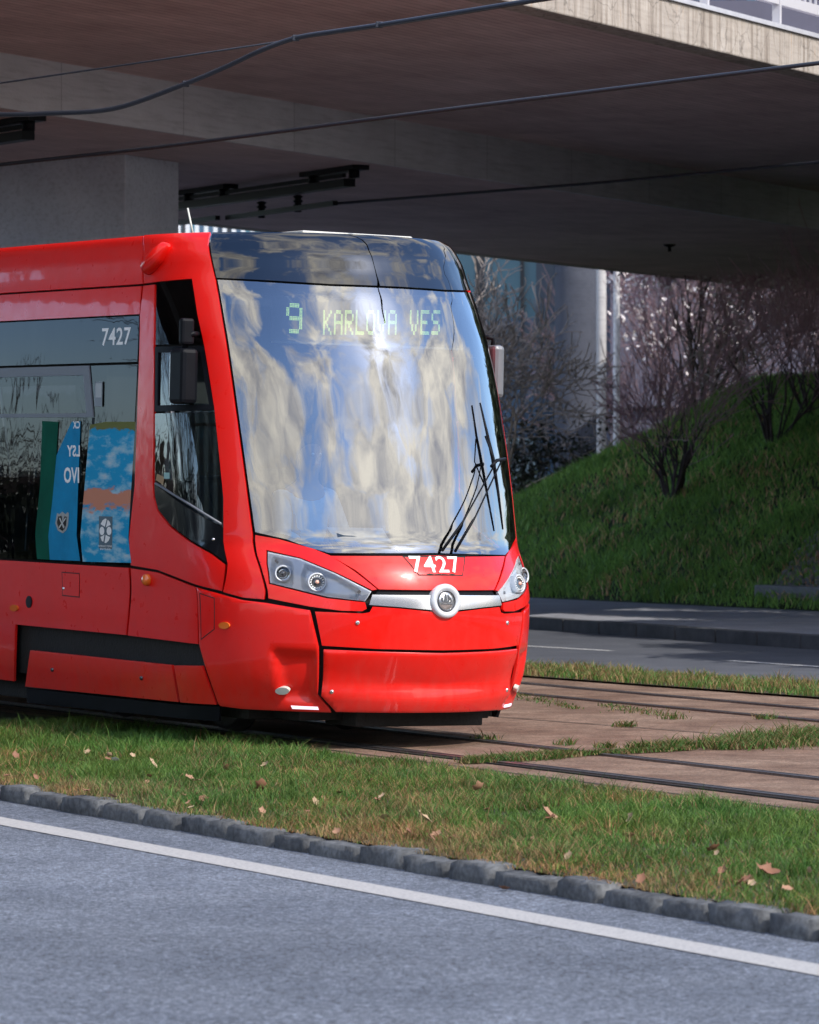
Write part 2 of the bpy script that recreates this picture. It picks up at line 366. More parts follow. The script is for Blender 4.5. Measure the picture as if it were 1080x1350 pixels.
def text_mesh(txt, bold=.02, extr=0):
    cu = bpy.data.curves.new('t', 'FONT'); cu.body = txt; cu.size = 1; cu.offset = bold; cu.resolution_u = 3; cu.space_character = 1.05
    ob = bpy.data.objects.new('t', cu); C.objects.link(ob); dg = bpy.context.evaluated_depsgraph_get(); me = ob.evaluated_get(dg).to_mesh()
    v = np.array([tuple(x.co) for x in me.vertices]); f = [tuple(p.vertices) for p in me.polygons]; ob.evaluated_get(dg).to_mesh_clear()
    bpy.data.objects.remove(ob); bpy.data.curves.remove(cu)
    v = v[:, :2]; lo, hi = v.min(0), v.max(0); v = (v-lo)/(hi-lo); return v, f
def text_on(name, txt, quad, fn, mat, parent, bold=.02, mirror=False, **kw):
    """quad: pixel corners bottom-left, bottom-right, top-right, top-left; fn(px,py)->local point"""
    v, f = text_mesh(txt, bold); vs = []
    bl, br, tr, tl = [np.array(q, float) for q in quad]
    for x, y in v:
        if mirror: x = 1-x
        p = (bl*(1-x)+br*x)*(1-y)+(tl*(1-x)+tr*x)*y; vs.append(tuple(fn(p[0], p[1])))
    if mirror: f = [tuple(reversed(q)) for q in f]
    me = bpy.data.meshes.new(name); me.from_pydata(vs, [], f); me.update(); return link(name, me, mat, parent, **kw)
def on_body(off):
    def fn(px, py): return surf_pt(P(px, py), off)[0]
    return fn
# ------------------------------------------------------------------ the tram
tram = empty('tram'); tram.rotation_mode = 'XYZ'; tram.matrix_world = TM
tag(tram, 'red tram with rounded windscreen and route 9 display, coming out from under the bridge', 'tram')
END = -16.0
def Cn(px, py): return (0.0, P(px, py)[1])       # centre line point at the height of a pixel
WL = PP([(335, 703), (325, 632), (315, 560), (304, 481), (295, 424), (285.5, 367)])     # windscreen left edge, upwards
WT = PP([(285, 366.6), (382, 370), (435, 373)])
FL = PP([(285, 367), (278, 335)])
ttop = 3.50
s_top = FL[-1][0]*1.0
WB = PP([(334, 703), (378, 713), (405, 723), (434, 731)])
tw = Cn(570, 731)[1]; tseam = P(500, 377.5)[1]
# windscreen
wl_up = [p for p in WL]
ws_poly = sym([(0, tseam)]+[(WT[2][0], tseam-.0), (WT[1][0], (tseam+WT[1][1])/2), WT[0]]+wl_up[::-1][1:]+WB[1:]+[(0, tw)])
windscreen = patch('windscreen', ws_poly, M['windscreen'], tram, off=.0, thick=.008, h=.045, g=.010, lip=False)
fr_poly = sym([(0, ttop), (s_top*.97, ttop), (FL[1][0]*1.0, 3.38), FL[1], FL[0], (WT[1][0], (tseam+WT[1][1])/2), (WT[2][0], tseam), (0, tseam)])
patch('roof_fairing', fr_poly, M['fairing'], tram, off=.0, thick=.01, h=.045, g=.005, lip=False)
# black printed border of the windscreen: just inside the glass
def border(name, poly, w, mat, off, g0=.012):
    inner = inset(clean(poly) if area(poly) > 0 else clean(poly)[::-1], w)
    return patch(name, poly, mat, tram, off=off, thick=.003, h=.08, g=g0, holes=[inner], lip=False)
border('windscreen_border', ws_poly, .05, M['black'], -.012)
# shell under the panels with openings for the glass
cab_px = [(205, 371), (252.6, 369), (260, 416), (269, 458), (282, 538), (294, 656), (298.5, 742), (278, 727), (224, 692), (208, 672), (203.5, 655), (202, 638), (203.7, 458)]
CAB = PP(cab_px)
pcol = P(183, 415)[0]
tb0, tb1 = P(0, 421.5)[1], P(0, 481.5)[1]      # dark band top, bottom at the left edge of the picture
tw0, tw1 = P(90, 483)[1], P(90, 741)[1]
wx = [P(183, 415), P(172, 745)]
s_end = -(L0+ (-END-1.5))
WIN = [(P(180, 478)[0], P(180, 478)[1]), (P(172, 744)[0], P(172, 744)[1]), (s_end, tw1-.0), (s_end, tw0)]
shell = sym([(0, 3.46), (s_top, 3.46), (s_end, 3.46), (s_end, .30), (0, .30)])
fl_in = inset(clean(ws_poly) if area(ws_poly) > 0 else clean(ws_poly)[::-1], .03)
def grow(poly, g): p = clean(poly); p = p if area(p) > 0 else p[::-1]; return inset(p, g)
patch('shell', shell, M['dark'], tram, off=-.065, thick=.01, h=.12, g=0, lip=False,
      holes=[fl_in, grow(CAB, .02), grow(mir(CAB), .02), grow(WIN, .02), grow(mir(WIN), .02)])
# ---- roof
roofm = pmat('roof_grey', (.12, .12, .125), .7, noise=.3)
rb = MB()
sx = np.linspace(1, 0, 2)
pts = []
for y in (-.95, -.5, 0, .5, .95): pts.append(y)
rb.box((END/2-1.2, 0, 3.44), (-END-2.6, 1.9, .04)); 
rb.build('roof', roofm, tram, bevel=.01)
rb = MB(); rb.box((-2.35, .28, 3.488), (1.3, .9, .04)); rb.build('roof_unit', M['offwhite'], tram, bevel=.01)
# ---- side cant rail and strips (both sides)
s_seam = P(190, 375)[0]; t_lip0, t_lip1 = P(0, 388.5)[1], P(188, 374)[1]; tlip = (t_lip0+t_lip1)/2
seamA = PP([(188.5, 374.5), (187.5, 350), (189, 330)]); seamT = (seamA[-1][0]-.02, 3.50)
cant = [seamA[0], seamA[1], seamA[2], (seamA[2][0]+.02, 3.50), (s_end, 3.50), (s_end, tlip)]
patch('cant_rail', cant, M['red'], tram, h=.06, both=True)
st = [(pcol, P(183, 377)[1]), (P(183, 414)[0], P(183, 414.5)[1]), (s_end, tb0), (s_end, tlip)]
st = [P(186, 376), P(183.2, 414.5), (s_end, P(90, 418.5)[1]), (s_end, tlip)]
patch('side_strip', st, M['red'], tram, h=.1, both=True, off=-.004)
gb = [P(183, 415.5), P(180.6, 477.5), (s_end, P(90, 480)[1]), (s_end, P(90, 419.5)[1])]
band = patch('dark_band', gb, M['side_glass'], tram, h=.1, both=True, off=-.004, lip=False)
for b_, s_ in zip(band, (1, -1)):
    patch('band_backing', [(s_*p[0], p[1]) for p in gb], M['black'], b_, h=.3, off=-.012, thick=.004, lip=False)
# ---- windows of the passenger room
tA, tB = P(90, 482)[1], P(90, 741.5)[1]
s0 = P(177, 600)[0]; s1 = P(118, 600)[0]; s1b = P(108.5, 640)[0]
def side_win(sa_t, sa_b, sb, name, tophung):
    poly = [(sa_t, tA), (sa_b, tB), (sb, tB), (sb, tA)]
    ts = P(55, 551)[1]
    for sg in (1, -1):
        pl = [(sg*a, b) for a, b in poly]
        w = patch(name, pl, M['side_glass'], tram, h=.15, off=-.004, g=.005, thick=.008, lip=False)
        if tophung:
            up = [(sg*a, b) for a, b in [(sa_t, tA), (sa_t, ts), (sb, ts), (sb, tA)]]
            hole = [(sg*a, b) for a, b in [(sa_t-.105, tA-.075), (sa_t-.105, ts+.035), (sb+.105, ts+.035), (sb+.105, tA-.075)]]
            patch('hopper_frame', up, M['frame_grey'], w, h=.15, off=.006, g=.004, thick=.012, holes=[hole], lip=False)
            patch('seal', [(sg*a, b) for a, b in [(sa_t+.002, ts), (sa_b, tB), (sa_b-.028, tB), (sa_t-.03, ts)]], M['black'], w, h=.3, off=-.001, g=0, thick=.006, lip=False)
    return w
side_win(P(181, 478)[0], P(172.5, 744)[0], s1b, 'corner_window', False)
sw = 1.55; sc_ = s1b-.012
sA = P(118, 482)[0]
side_win(sA, s1b-.01, s1b-sw, 'side_window', True)
k_ = s1b-sw-.06
while k_-1.6 > s_end:
    side_win(k_, k_, k_-1.5, 'side_window', True); k_ -= 1.56
# ---- door pillar / cab corner panel (red)
pil_px = [(188, 376), (204, 374), (202.5, 458), (201, 638), (202.5, 656), (207, 673), (223, 693.5), (277, 729), (297, 744), (292.5, 780), (258, 771.5), (207, 752), (171.5, 746), (176.5, 640), (182, 478), (183.5, 415)]
patch('cab_side_panel', PP(pil_px), M['red'], tram, h=.05, both=True)
# ---- A pillar / front frame
ap = [P(252.6, 368), P(260, 416), P(269, 458), P(282, 538), P(294, 656), P(299.5, 743), P(293.5, 781), P(320, 788.5), P(348.5, 791), P(350, 779), P(344, 755), P(337, 733), P(333, 704)] + \
     PP([(323.5, 632), (313.5, 560), (302.5, 481), (293.5, 424), (284, 367), (276.5, 335)])+[(FL[1][0]-.012, 3.38), (s_top*.97-.012, ttop)] + \
     [(seamA[2][0]+.032, 3.50), (seamA[2][0]+.012, seamA[2][1]), (seamA[1][0]+.012, seamA[1][1]), (seamA[0][0]+.012, seamA[0][1])]+[P(204, 372.5)]
patch('front_frame', ap, M['red'], tram, h=.05, off=.004, both=True)
# ---- cab side window: dark upper pane, sliding window, lower pane, black corner triangle
def both_sides(fn):
    for sg in (1, -1): fn(sg)
def sgn(pts, sg): return [(sg*a, b) for a, b in pts]
up_px = [(205, 371), (252.6, 369), (260, 416), (267.5, 454), (203.8, 455)]
mid_px = [(203.8, 456.5), (268.5, 455.5), (275, 497), (283.5, 541), (203, 543)]
low_px = [(203, 544.5), (284, 542.5), (293.5, 656), (297, 694), (203, 634)]
tri_px = [(202.6, 637), (297, 697), (298.5, 742), (278, 727), (224, 692), (208, 672), (203.5, 655)]
UP, MID, LOW, TRI = PP(up_px), PP(mid_px), PP(low_px), PP(tri_px)
def cabw(sg):
    w = patch('cab_window', sgn(LOW, sg), M['cab_glass'], tram, h=.1, off=-.006, lip=False, g=.003)
    patch('upper_pane', sgn(UP, sg), M['side_glass'], w, h=.1, off=-.006, lip=False, g=.003)
    patch('upper_backing', sgn(UP, sg), M['black'], w, h=.2, off=-.016, thick=.003, lip=False, g=.0)
    hole = inset(clean(sgn(MID, sg)) if area(sgn(MID, sg)) > 0 else clean(sgn(MID, sg))[::-1], .045)
    patch('sliding_frame', sgn(MID, sg), M['black'], w, h=.2, off=-.002, lip=False, g=.002, holes=[hole])
    patch('sliding_pane', sgn(MID, sg), M['cab_glass'], w, h=.2, off=-.014, lip=False, g=.01, thick=.004)
    patch('corner_panel', sgn(TRI, sg), M['black_gloss'], w, h=.1, off=-.003, lip=False, g=.002)
    mb = MB(); mb.tube([surf_pt((sg*P(*q)[0], P(*q)[1]), .0)[0] for q in ((205, 637), (250, 665), (292, 691))], .009, 6); mb.build('trim_strip', M['frame_grey'], w)
    mb = MB(); p, n = surf_pt((sg*P(281, 711)[0], P(281, 711)[1]), 0); mb.lathe([(0, .006), (.009, .004), (.01, -.004)], p, n, 10); mb.build('lock', M['chrome'], w)
both_sides(cabw)
# ---- headlight surround, headlight units
HLS = [(336, 704.5), (368, 710), (412, 722.5), (435, 731.5), (468, 753), (499, 777.5), (491, 779), (442, 755), (396, 736), (352, 726), (352, 744), (355, 769), (387, 777), (431, 788), (482, 793.5), (484.5, 803), (478, 806.5), (450, 806), (409, 800.5), (353.5, 789.5), (352.5, 778), (346, 755), (339, 733)]
patch('headlight_surround', PP(HLS), M['red'], tram, h=.04, off=.006, both=True)
HL = [(352.6, 726.5), (396, 736), (442, 755), (490.5, 779.5), (481.5, 793), (431, 787), (387, 776), (355.5, 768.5), (352.6, 744)]
HLP = PP(HL)
pod1, pod2 = PP([(359, 733), (384, 740), (385, 772), (360, 767.5), (356.5, 750)]), PP([(402, 743), (440, 757.5), (476, 779), (470, 789), (431, 784), (398.5, 777), (397, 757)])
l1, l2 = P(369.5, 755), P(415, 766.5)
def hl_disp(x, y):
    d1 = np.clip(pdist(x, y, pod1)/.014, 0, 1)*pip(x, y, pod1); d2 = np.clip(pdist(x, y, pod2)/.014, 0, 1)*pip(x, y, pod2)
    return -.048*np.maximum(d1, d2)
def headlight(sg):
    h_, other = patch('headlight', HLP, M['silver'], tram, h=.012, off=-.006, g=.002, lip=False, disp=hl_disp, both=True) if sg == 1 else (None, None)
    return h_, other
hA, hB = headlight(1)
def lamp(par, sg, st, r, led):
    p, n = surf_pt((sg*st[0], st[1]), -.045); ax = (n+Vector((.9, 0, 0))).normalized()
    b = MB(); b.lathe([(r*1.0, -.03), (r*1.18, .005), (r*1.22, .05), (r*1.12, .056), (r*1.0, .050)], p, ax, 28); b.build('lamp_bezel', M['silver'], par)
    b = MB(); b.lathe([(r*1.0, .05), (r*.92, .035), (r*.6, .012), (r*.3, .004), (.0005, .002)], p, ax, 28); b.build('lamp_bowl', M['reflector'], par)
    if led:
        b = MB(); x = ax.orthogonal().normalized(); y = ax.cross(x)
        for k in range(16):
            a = 2*math.pi*k/16; c = p+ax*.047+(x*math.cos(a)+y*math.sin(a))*r*.80; b.box(c, (.010, .008, .006), (x, y, ax))
        b.build('led_ring', M['white'], par)
        b = MB(); b.lathe([(r*.62, .03), (r*.6, .044), (r*.3, .052), (.0004, .054)], p, ax, 24); b.build('lamp_lens', M['lens_dark'], par)
        b = MB(); b.lathe([(r*.24, .053), (r*.2, .060), (.0004, .062)], p, ax, 16); b.build('bulb', pmat('bulb_glow', (.8, .45, .35), .3), par)
    else:
        b = MB(); b.lathe([(r*.55, .02), (r*.5, .045), (r*.25, .055), (.0004, .058)], p, ax, 24); b.build('lamp_lens', M['lens_dark'], par)
for hh, sg in ((hA, 1), (hB, -1)):
    lamp(hh, sg, l1, .045, False); lamp(hh, sg, l2, .052, True)
    for q, rr in (((473.7, 780), .011), ((363.5, 739), .009)):
        st_ = P(*q); p, n = surf_pt((sg*st_[0], st_[1]), -.022); b = MB(); b.lathe([(0, .022), (rr, .02), (rr, -.01)], p, n, 12); b.build('screw', M['grey_metal'], hh)
    patch('lamp_cover', sgn(HLP, sg), M['cover_glass'], hh, h=.05, off=.003, thick=.003, g=.004, lip=False)
# ---- bonnet with number plate panel
tb_ = Cn(570, 779)[1]
HB = [(0, tw-.0), P(529, 731.7), P(435.5, 731.5), P(468, 752), P(499.5, 778)]+[(0, tb_)]
badge_c = (0.0, P(591, 792.6)[1])
bon = sym(HB)
plate = sym([(0, tw-.012), P(530, 733), P(552, 759), (0, P(575, 759)[1])])
bonnet = patch('bonnet', bon, M['red'], tram, h=.05, off=.002, g=.006, holes=[])
patch('panel_gap', plate, M['dark'], bonnet, h=.1, off=.0035, thick=.001, g=0, lip=False)
patch('number_panel', plate, M['red'], bonnet, h=.06, off=.006, thick=.002, g=.006)
def num_on(off, s0_, s1_, t0_, t1_, txt, name, mat, parent, bold=.03):
    v, f = text_mesh(txt, bold); vs = [tuple(surf_pt((s0_+(s1_-s0_)*x, t0_+(t1_-t0_)*y), off)[0]) for x, y in v]
    me = bpy.data.meshes.new(name); me.from_pydata(vs, [], f); me.update(); return link(name, me, mat, parent)
nl, nr = P(541.5, 745), P(605, 745)
num_on(.009, nl[0], nr[0], P(573, 755.7)[1], P(573, 734)[1], '7427', 'fleet_number', M['white'], bonnet, .01)
# ---- chrome strip and badge
cs = sym([(0, Cn(575, 784)[1]), P(530, 784), P(490.5, 783.5), P(486, 798), P(527, 801), P(565, 804.5), (0, P(591, 807)[1])])
strip = patch('chrome_strip', cs, M['chrome'], tram, h=.05, off=.008, g=.003)
gap = sym([(0, Cn(570, 777)[1]), P(500, 777), P(482, 800), (0, Cn(575, 800)[1])])
patch('strip_backing', gap, M['black'], strip, h=.1, off=-.02, thick=.01, g=0, lip=False)
p, n = surf_pt(badge_c, -.01); n = (n+Vector((.35, 0, 0))).normalized()
yb = Vector((0, 1, 0)); zb = n.cross(yb).normalized()
if zb.z < 0: zb = -zb
b = MB(); b.lathe([(.113, -.03), (.116, .02), (.108, .036), (.088, .040), (.075, .030), (.070, .026)], p, n, 48); bd = b.build('badge', M['silver'], tram)
b = MB(); b.lathe([(.071, .026), (.069, .030), (.0005, .031)], p, n, 40); b.build('badge_disc', M['chrome'], bd)
b = MB(); b.lathe([(.0705, .026), (.0700, .0335), (.0615, .0335), (.0610, .0260)], p, n, 40); b.build('badge_ring', M['lens_dark'], bd)
def glyph(polys, name, mat, par):
    b = MB()
    for pl in polys:
        a_ = [p+n*.032+yb*x*.058+zb*y*.058 for x, y in pl]; c_ = [q+n*.004 for q in a_]; m = len(pl)
        b.add(a_+c_, [tuple(range(m, 2*m))]+[(i, (i+1) % m, m+(i+1) % m, m+i) for i in range(m)])
    return b.build(name, mat, par)
# winged arrow: three feathers over a shaft
glyph([[(-.75, -.42), (.80, -.42), (.80, -.28), (-.52, -.28)], [(-.75, -.42), (-.52, -.28), (-.68, -.12)],
       [(-.45, -.2), (-.15, -.22), (.05, .15), (-.05, .75), (-.35, .85), (-.3, .3)], [(-.1, -.22), (.2, -.22), (.38, .1), (.42, .48), (.15, .75), (.2, .2)],
       [(.25, -.22), (.6, -.22), (.68, .0), (.62, .3), (.45, .45), (.44, .05)], [(-.55, -.1), (-.5, .3), (-.62, .55), (-.78, .2)]], 'badge_emblem', M['lens_dark'], bd)
# ---- upper and lower bumper
ub = sym([(0, Cn(591, 807.5)[1]), P(527, 801.5), P(491, 799), P(487, 806.5), P(478, 808), P(414.5, 805.5), P(424, 852), P(500, 856.5), (0, P(561, 858.2)[1])])
upper = patch('upper_bumper', ub, M['red'], tram, h=.05, off=.004)
tl_, tb0_ = P(561, 860.5)[1], .235
def lb_disp(x, y):
    ax_ = np.abs(x); top = tl_; lip = .345+.05*np.clip(ax_/1.0, 0, 1)**2
    u = np.clip((y-lip)/.05, 0, 1); v = np.clip((top-.02-y)/(.16*(1-.75*np.clip(ax_/1.05, 0, 1))+.05), 0, 1)
    return -.040*np.minimum(u, v)*np.clip(1.25-ax_/1.05, 0, 1)+.012*np.clip((lip-y)/.03, 0, 1)
lb = sym([(0, tl_), P(500, 858.5), P(426, 855.5), P(423, 917), (P(443, 936)[0], .235), (0, tb0_)])
lower = patch('lower_bumper', lb, M['red'], tram, h=.03, off=.004, disp=lb_disp)
for st_ in (P(471.5, 821), P(437.5, 912)):
    for sg in (1, -1):
        p, n = surf_pt((sg*st_[0], st_[1]), .004); b = MB(); b.lathe([(0.0005, .006), (.010, .008), (.014, .004), (.015, -.004)], p, n, 14); b.build('bolt', M['chrome'], upper if st_[1] > .6 else lower)
# ---- front corner panels with the sunk facet, oval light and LED strip
fc_px = [(293, 783), (320, 790.5), (350, 794), (409, 804), (421, 853), (419.5, 917), (436, 935)]
FC = PP(fc_px)+[(P(438, 938)[0], .225), (P(320, 935)[0], .225), (P(290, 929)[0], .235)]+PP([(287, 928), (268.5, 874), (262, 850), (258.5, 773.5)])
fac = PP([(356, 855), (419, 858), (417, 915), (430, 931), (368, 925)])
fac2 = PP([(356, 855), (369, 926), (430, 932), (417, 915), (419, 858)])
def fc_disp(x, y): return -.040*np.clip(pdist(x, y, fac2)/.05, 0, 1)*pip(x, y, fac2)
corners = patch('front_corner_panel', FC, M['red'], tram, h=.03, off=.003, disp=fc_disp, both=True)
for cpn, sg in zip(corners, (1, -1)):
    patch('flap_gap', sgn(PP([(263.5, 781.5), (283.5, 788), (283.5, 830), (265.5, 844)]), sg), M['dark'], cpn, h=.1, off=.0045, thick=.001, g=0, lip=False)
    o = patch('access_flap', sgn(PP([(263.5, 781.5), (283.5, 788), (283.5, 830), (265.5, 844)]), sg), M['red'], cpn, h=.1, off=.006, thick=.004, g=.003)
    patch('fog_lamp', sgn(PP(ellipse_px(372.3, 911, 9.3, 4.8)), sg), M['offwhite'], cpn, h=.02, off=.008, thick=.03, g=0)
    patch('daytime_light', sgn(PP([(384, 930), (419, 931.8), (420.5, 935.3), (386, 934)]), sg), M['led'], cpn, h=.03, off=.012, thick=.03, g=0)
    patch('marker_lamp', sgn(PP(ellipse_px(297, 824.6, 7, 4.6)), sg), M['amber'], cpn, h=.02, off=.018, thick=.02, g=0)
# ---- cab lower side panel
cl = PP([(171, 748.5), (207, 754), (258, 774), (261, 850), (167.5, 838.5)])
cls_ = patch('cab_skirt_panel', cl, M['red'], tram, h=.06, both=True)
for o, sg in zip(cls_, (1, -1)):
    p, n = surf_pt((sg*P(195.5, 764.5)[0], P(195.5, 764.5)[1]), 0); b = MB()
    b.lathe([(.038, -.002), (.042, .006), (.038, .030), (.024, .042), (.0005, .044)], p, n, 20); b.build('turn_signal', M['amber'], o)
# ---- long side panels
tsb = P(168, 837)[1]
lp = [P(169.5, 748), P(166, 838)]+[(P(21, 825)[0], P(21, 824)[1]), (P(18, 826)[0], .10+0*1), (s_end, .34), (s_end, P(60, 741)[1]), (P(60, 741)[0], P(60, 741)[1])]
a1 = P(20, 824); a2 = P(19, 899)
lp = [P(169.5, 748), P(166, 838), a1, (a1[0], a2[1]), (s_end, a2[1]), (s_end, P(60, 740.5)[1])]
sps = patch('side_panel', lp, M['red'], tram, h=.1, both=True)
for o, sg in zip(sps, (1, -1)):
    patch('flap_gap', sgn(PP([(81.5, 753.8), (105, 755.5), (105, 788), (82, 785.5)]), sg), M['dark'], o, h=.1, off=.0015, thick=.001, g=0, lip=False)
    patch('filler_flap', sgn(PP([(81.5, 753.8), (105, 755.5), (105, 788), (82, 785.5)]), sg), M['red'], o, h=.1, off=.003, thick=.003, g=.003)
    patch('marker_lamp', sgn(PP(ellipse_px(19.5, 801.6, 5.2, 4.4)), sg), M['amber'], o, h=.02, off=.014, thick=.016, g=0)
    patch('rubber_plug', sgn(PP(ellipse_px(38.5, 793.5, 4, 8)), sg), M['black'], o, h=.02, off=.008, thick=.01, g=0)
    p, n = surf_pt((sg*P(84.5, 776)[0], P(84.5, 776)[1]), .003); b = MB(); b.lathe([(0.0005, .006), (.010, .006), (.012, -.002)], p, n, 12); b.build('flap_lock', M['chrome'], o)
# ---- bogie skirt
bs = PP([(41, 856.5), (228, 876), (267.5, 877), (287, 929.5), (237, 926.5), (34, 905.5)])
split = [P(228, 876), P(237, 926.5)]
bsk = patch('bogie_skirt', [P(41, 856.5), P(228, 876), P(236.5, 926), P(34, 905.5)], M['red'], tram, h=.08, both=True, off=.012)
patch('bogie_skirt_end', [P(230, 876.5), P(267.5, 877), P(286.5, 929.5), P(238.5, 926.5)], M['red'], tram, h=.06, both=True, off=.010)
for o, sg in zip(bsk, (1, -1)):
    for q in ((71.5, 882.5), (189, 893.5)):
        p, n = surf_pt((sg*P(*q)[0], P(*q)[1]), .012); b = MB(); b.lathe([(0.0005, .012), (.010, .014), (.014, .010), (.015, -.004)], p, n, 14); b.build('bolt', M['steel'], o)
sl = P(34, 905)[0]; sr = P(290, 930)[0]
patch('lower_skirt', [(sl, P(34, 907)[1]), (P(236, 928)[0], P(236, 928.5)[1]), (sr, P(290, 931)[1]), (sr, .13), (sl+.02, .10)], M['black'], tram, h=.08, both=True, off=.0)
# ---- underframe, wheels, ploughs
b = MB(); b.box((-8.8, 0, .33), (13.2, 2.1, .42)); b.box((-1.75, 0, .30), (1.6, 1.9, .30)); b.box((-1.25, 0, .24), (1.3, 1.5, .16)); b.box((-.62, .08, .19), (.42, 1.0, .13)); b.box((-.95, .78, .21), (.3, .25, .1))
uf = b.build('underframe', M['dark'], tram, bevel=.01)
for xc in (-2.0, -3.7, -9.5, -11.2):
    for y in (-.5, .5):
        b = MB(); b.lathe([(.0005, -.07), (.12, -.07), (.12, -.05), (.29, -.045), (.31, -.055), (.31, .05), (.335, .055), (.335, .075), (.0005, .075)], (xc, y, .335), (0, -1 if y > 0 else 1, 0), 32)
        b.build('wheel', M['steel'], tram)
b = MB(); b.box((-2.85, 0, .36), (2.5, .8, .22)); b.box((-2.85, -.85, .36), (2.3, .12, .18)); b.box((-2.85, .85, .36), (2.3, .12, .18)); b.build('bogie_frame', M['dark'], tram, bevel=.02)
# ---- roof side camera pod and aerial
for sg in (1, -1):
    pa = [surf_pt((sg*P(*q)[0], P(*q)[1]), .02)[0] for q in ((221, 327), (214, 336), (205, 346), (198, 353))]
    b = MB(); b.tube([pa[0]+Vector((.05, 0, .01)), pa[0], pa[1], pa[2], pa[3], pa[3]+Vector((-.06, 0, -.01))], [.012, .045, .062, .066, .058, .015], 18); b.build('camera_pod', M['red'], tram)
a0 = plane_l(255, 300, 1, -.75); b = MB(); b.tube([a0-Vector((0, 0, .05)), a0+Vector((-.09, 0, .14))], .007, 6); b.build('aerial', M['offwhite'], tram)
# ---- mirrors
def mirror(sg):
    MV = 1.255 if sg > 0 else 1.225
    def pl(px, py, v=-1.255):
        q = plane_l(px, py, 1, v); q.y *= -sg if sg < 0 else 1; return Vector((q.x, abs(q.y)*(-1 if sg > 0 else 1), q.z))
    cx_, cz_ = pl(242, 496).x, pl(242, 496).z; hgt = (pl(242, 459)-pl(242, 532)).length
    yv = -MV if sg > 0 else MV
    if sg < 0: cz_ += .11
    b = MB(); b.box((cx_, yv, cz_), (.20, .13 if sg > 0 else .09, hgt)); root = b.build('mirror', M['black'] if sg > 0 else M['grey_metal'], tram, bevel=.03)  # far mirror is grey: sunlight on its back put into the colour
    b = MB(); b.box((cx_-.102, yv, cz_), (.012, .10, hgt-.08)); b.build('mirror_glass', M['chrome'], root)
    if sg < 0:
        b = MB(); b.tube([(cx_-.02, 1.15, cz_+hgt/2+.06), (cx_, yv, cz_+hgt/2+.05), (cx_, yv, cz_+hgt/2-.02)], .018, 10); b.build('mirror_arm', M['black'], root); return
    b = MB(); b.box((cx_+.03, yv, cz_+hgt/2+.115), (.06, .10, .18)); b.build('ramp_mirror', M['black'], root, bevel=.02)
    ys = -1.20 if sg > 0 else 1.20
    b = MB(); b.tube([(cx_-.02, ys*.95, cz_+hgt/2+.10), (cx_+.06, (ys+yv)/2, cz_+hgt/2+.10), (cx_+.01, yv, cz_+hgt/2+.08), (cx_+.01, yv, cz_+hgt/2-.02)], .02, 10)
    b.build('mirror_arm', M['black'], root)
both_sides(mirror)
# ---- wiper: two parallel arms and a long blade
def wp(px, py, off): return surf_pt(P(px, py, off), off)[0]
b = MB(); b.tube([wp(583, 726, .03), wp(607, 693, .05), wp(612, 685, .06), wp(652, 613, .09)], [.010, .010, .006, .0055], 8)
b.tube([wp(600, 727, .03), wp(622, 689, .05), wp(627, 681, .06), wp(661, 608, .09)], [.010, .010, .006, .0055], 8)
b.tube([wp(648, 615, .09), wp(655, 607, .095), wp(666, 605, .095)], .012, 8)
wip = b.build('wiper', M['black'], tram)
b = MB(); b.tube([wp(633, 531, .035), wp(642, 570, .045), wp(650, 605, .05), wp(657, 650, .045), wp(663, 698, .035)], [.006, .010, .014, .010, .006], 8)
b.tube([wp(640, 575, .04), wp(650, 602, .085), wp(655, 640, .045)], .007, 6); b.build('wiper_blade', M['black'], wip)
# ---- route display
FONT = {'9': ['01110', '10001', '10001', '01111', '00001', '00001', '01110'], 'K': ['10001', '10010', '10100', '11000', '10100', '10010', '10001'],
 'A': ['01110', '10001', '10001', '11111', '10001', '10001', '10001'], 'R': ['11110', '10001', '10001', '11110', '10100', '10010', '10001'],
 'L': ['10000']*6+['11111'], 'O': ['01110']+['10001']*5+['01110'], 'V': ['10001']*4+['01010', '01010', '00100'],
 'E': ['11111', '10000', '10000', '11110', '10000', '10000', '11111'], 'S': ['01111', '10000', '10000', '01110', '00001', '00001', '11110']}
DX = -1.02
def dq(px, py): return plane_l(px, py, 0, DX)
c0, c1, c2, c3 = dq(352, 391), dq(362, 448), dq(596, 459), dq(596, 396)
zt, zb_ = (c0.z+c3.z)/2+.0, (c1.z+c2.z)/2; y0, y1 = c1.y, c2.y+.06
b = MB(); b.box((DX-.03, (y0+y1)/2, (c0.z+c1.z)/2), (.05, y1-y0, c0.z-c1.z+.02)); disp_o = b.build('route_display', M['led_board'], tram, bevel=.004)
b = MB(); b.box((DX-.0, (y0+y1)/2, c1.z-.012), (.05, y1-y0+.02, .014)); b.build('display_rail', M['offwhite'], disp_o)
b = MB()
def dots(ch, ya, yb, za, zb, rs):
    g = FONT[ch]; H = 7*rs; 
    for r_ in range(H):
        for c_ in range(10):
            if g[r_//rs][c_//2] == '1':
                yy = ya+(yb-ya)*(c_+.5)/10; zz = zb-(zb-za)*(r_+.5)/H; w = abs(yb-ya)/10*.36; hh = (zb-za)/H*.36
                b.add([(DX-.002, yy-w, zz-hh), (DX-.002, yy+w, zz-hh), (DX-.002, yy+w, zz+hh), (DX-.002, yy-w, zz+hh)], [(0, 1, 2, 3)])
def line(chs, x0, x1, ytop, ybot, rs):
    n = len(chs)
    for i, ch in enumerate(chs):
        if ch == ' ': continue
        xa = x0+(x1-x0)*i/n; xb = x0+(x1-x0)*(i+.80)/n
        dots(ch, dq(xa, ybot).y, dq(xb, ybot).y, dq(xa, ybot).z, dq(xa, ytop).z, rs)
line('9', 377, 404, 399, 439, 3); line('KARLOVA VES', 426, 583, 408.5, 441, 3)
b.build('display_dots', M['green_led'], disp_o)
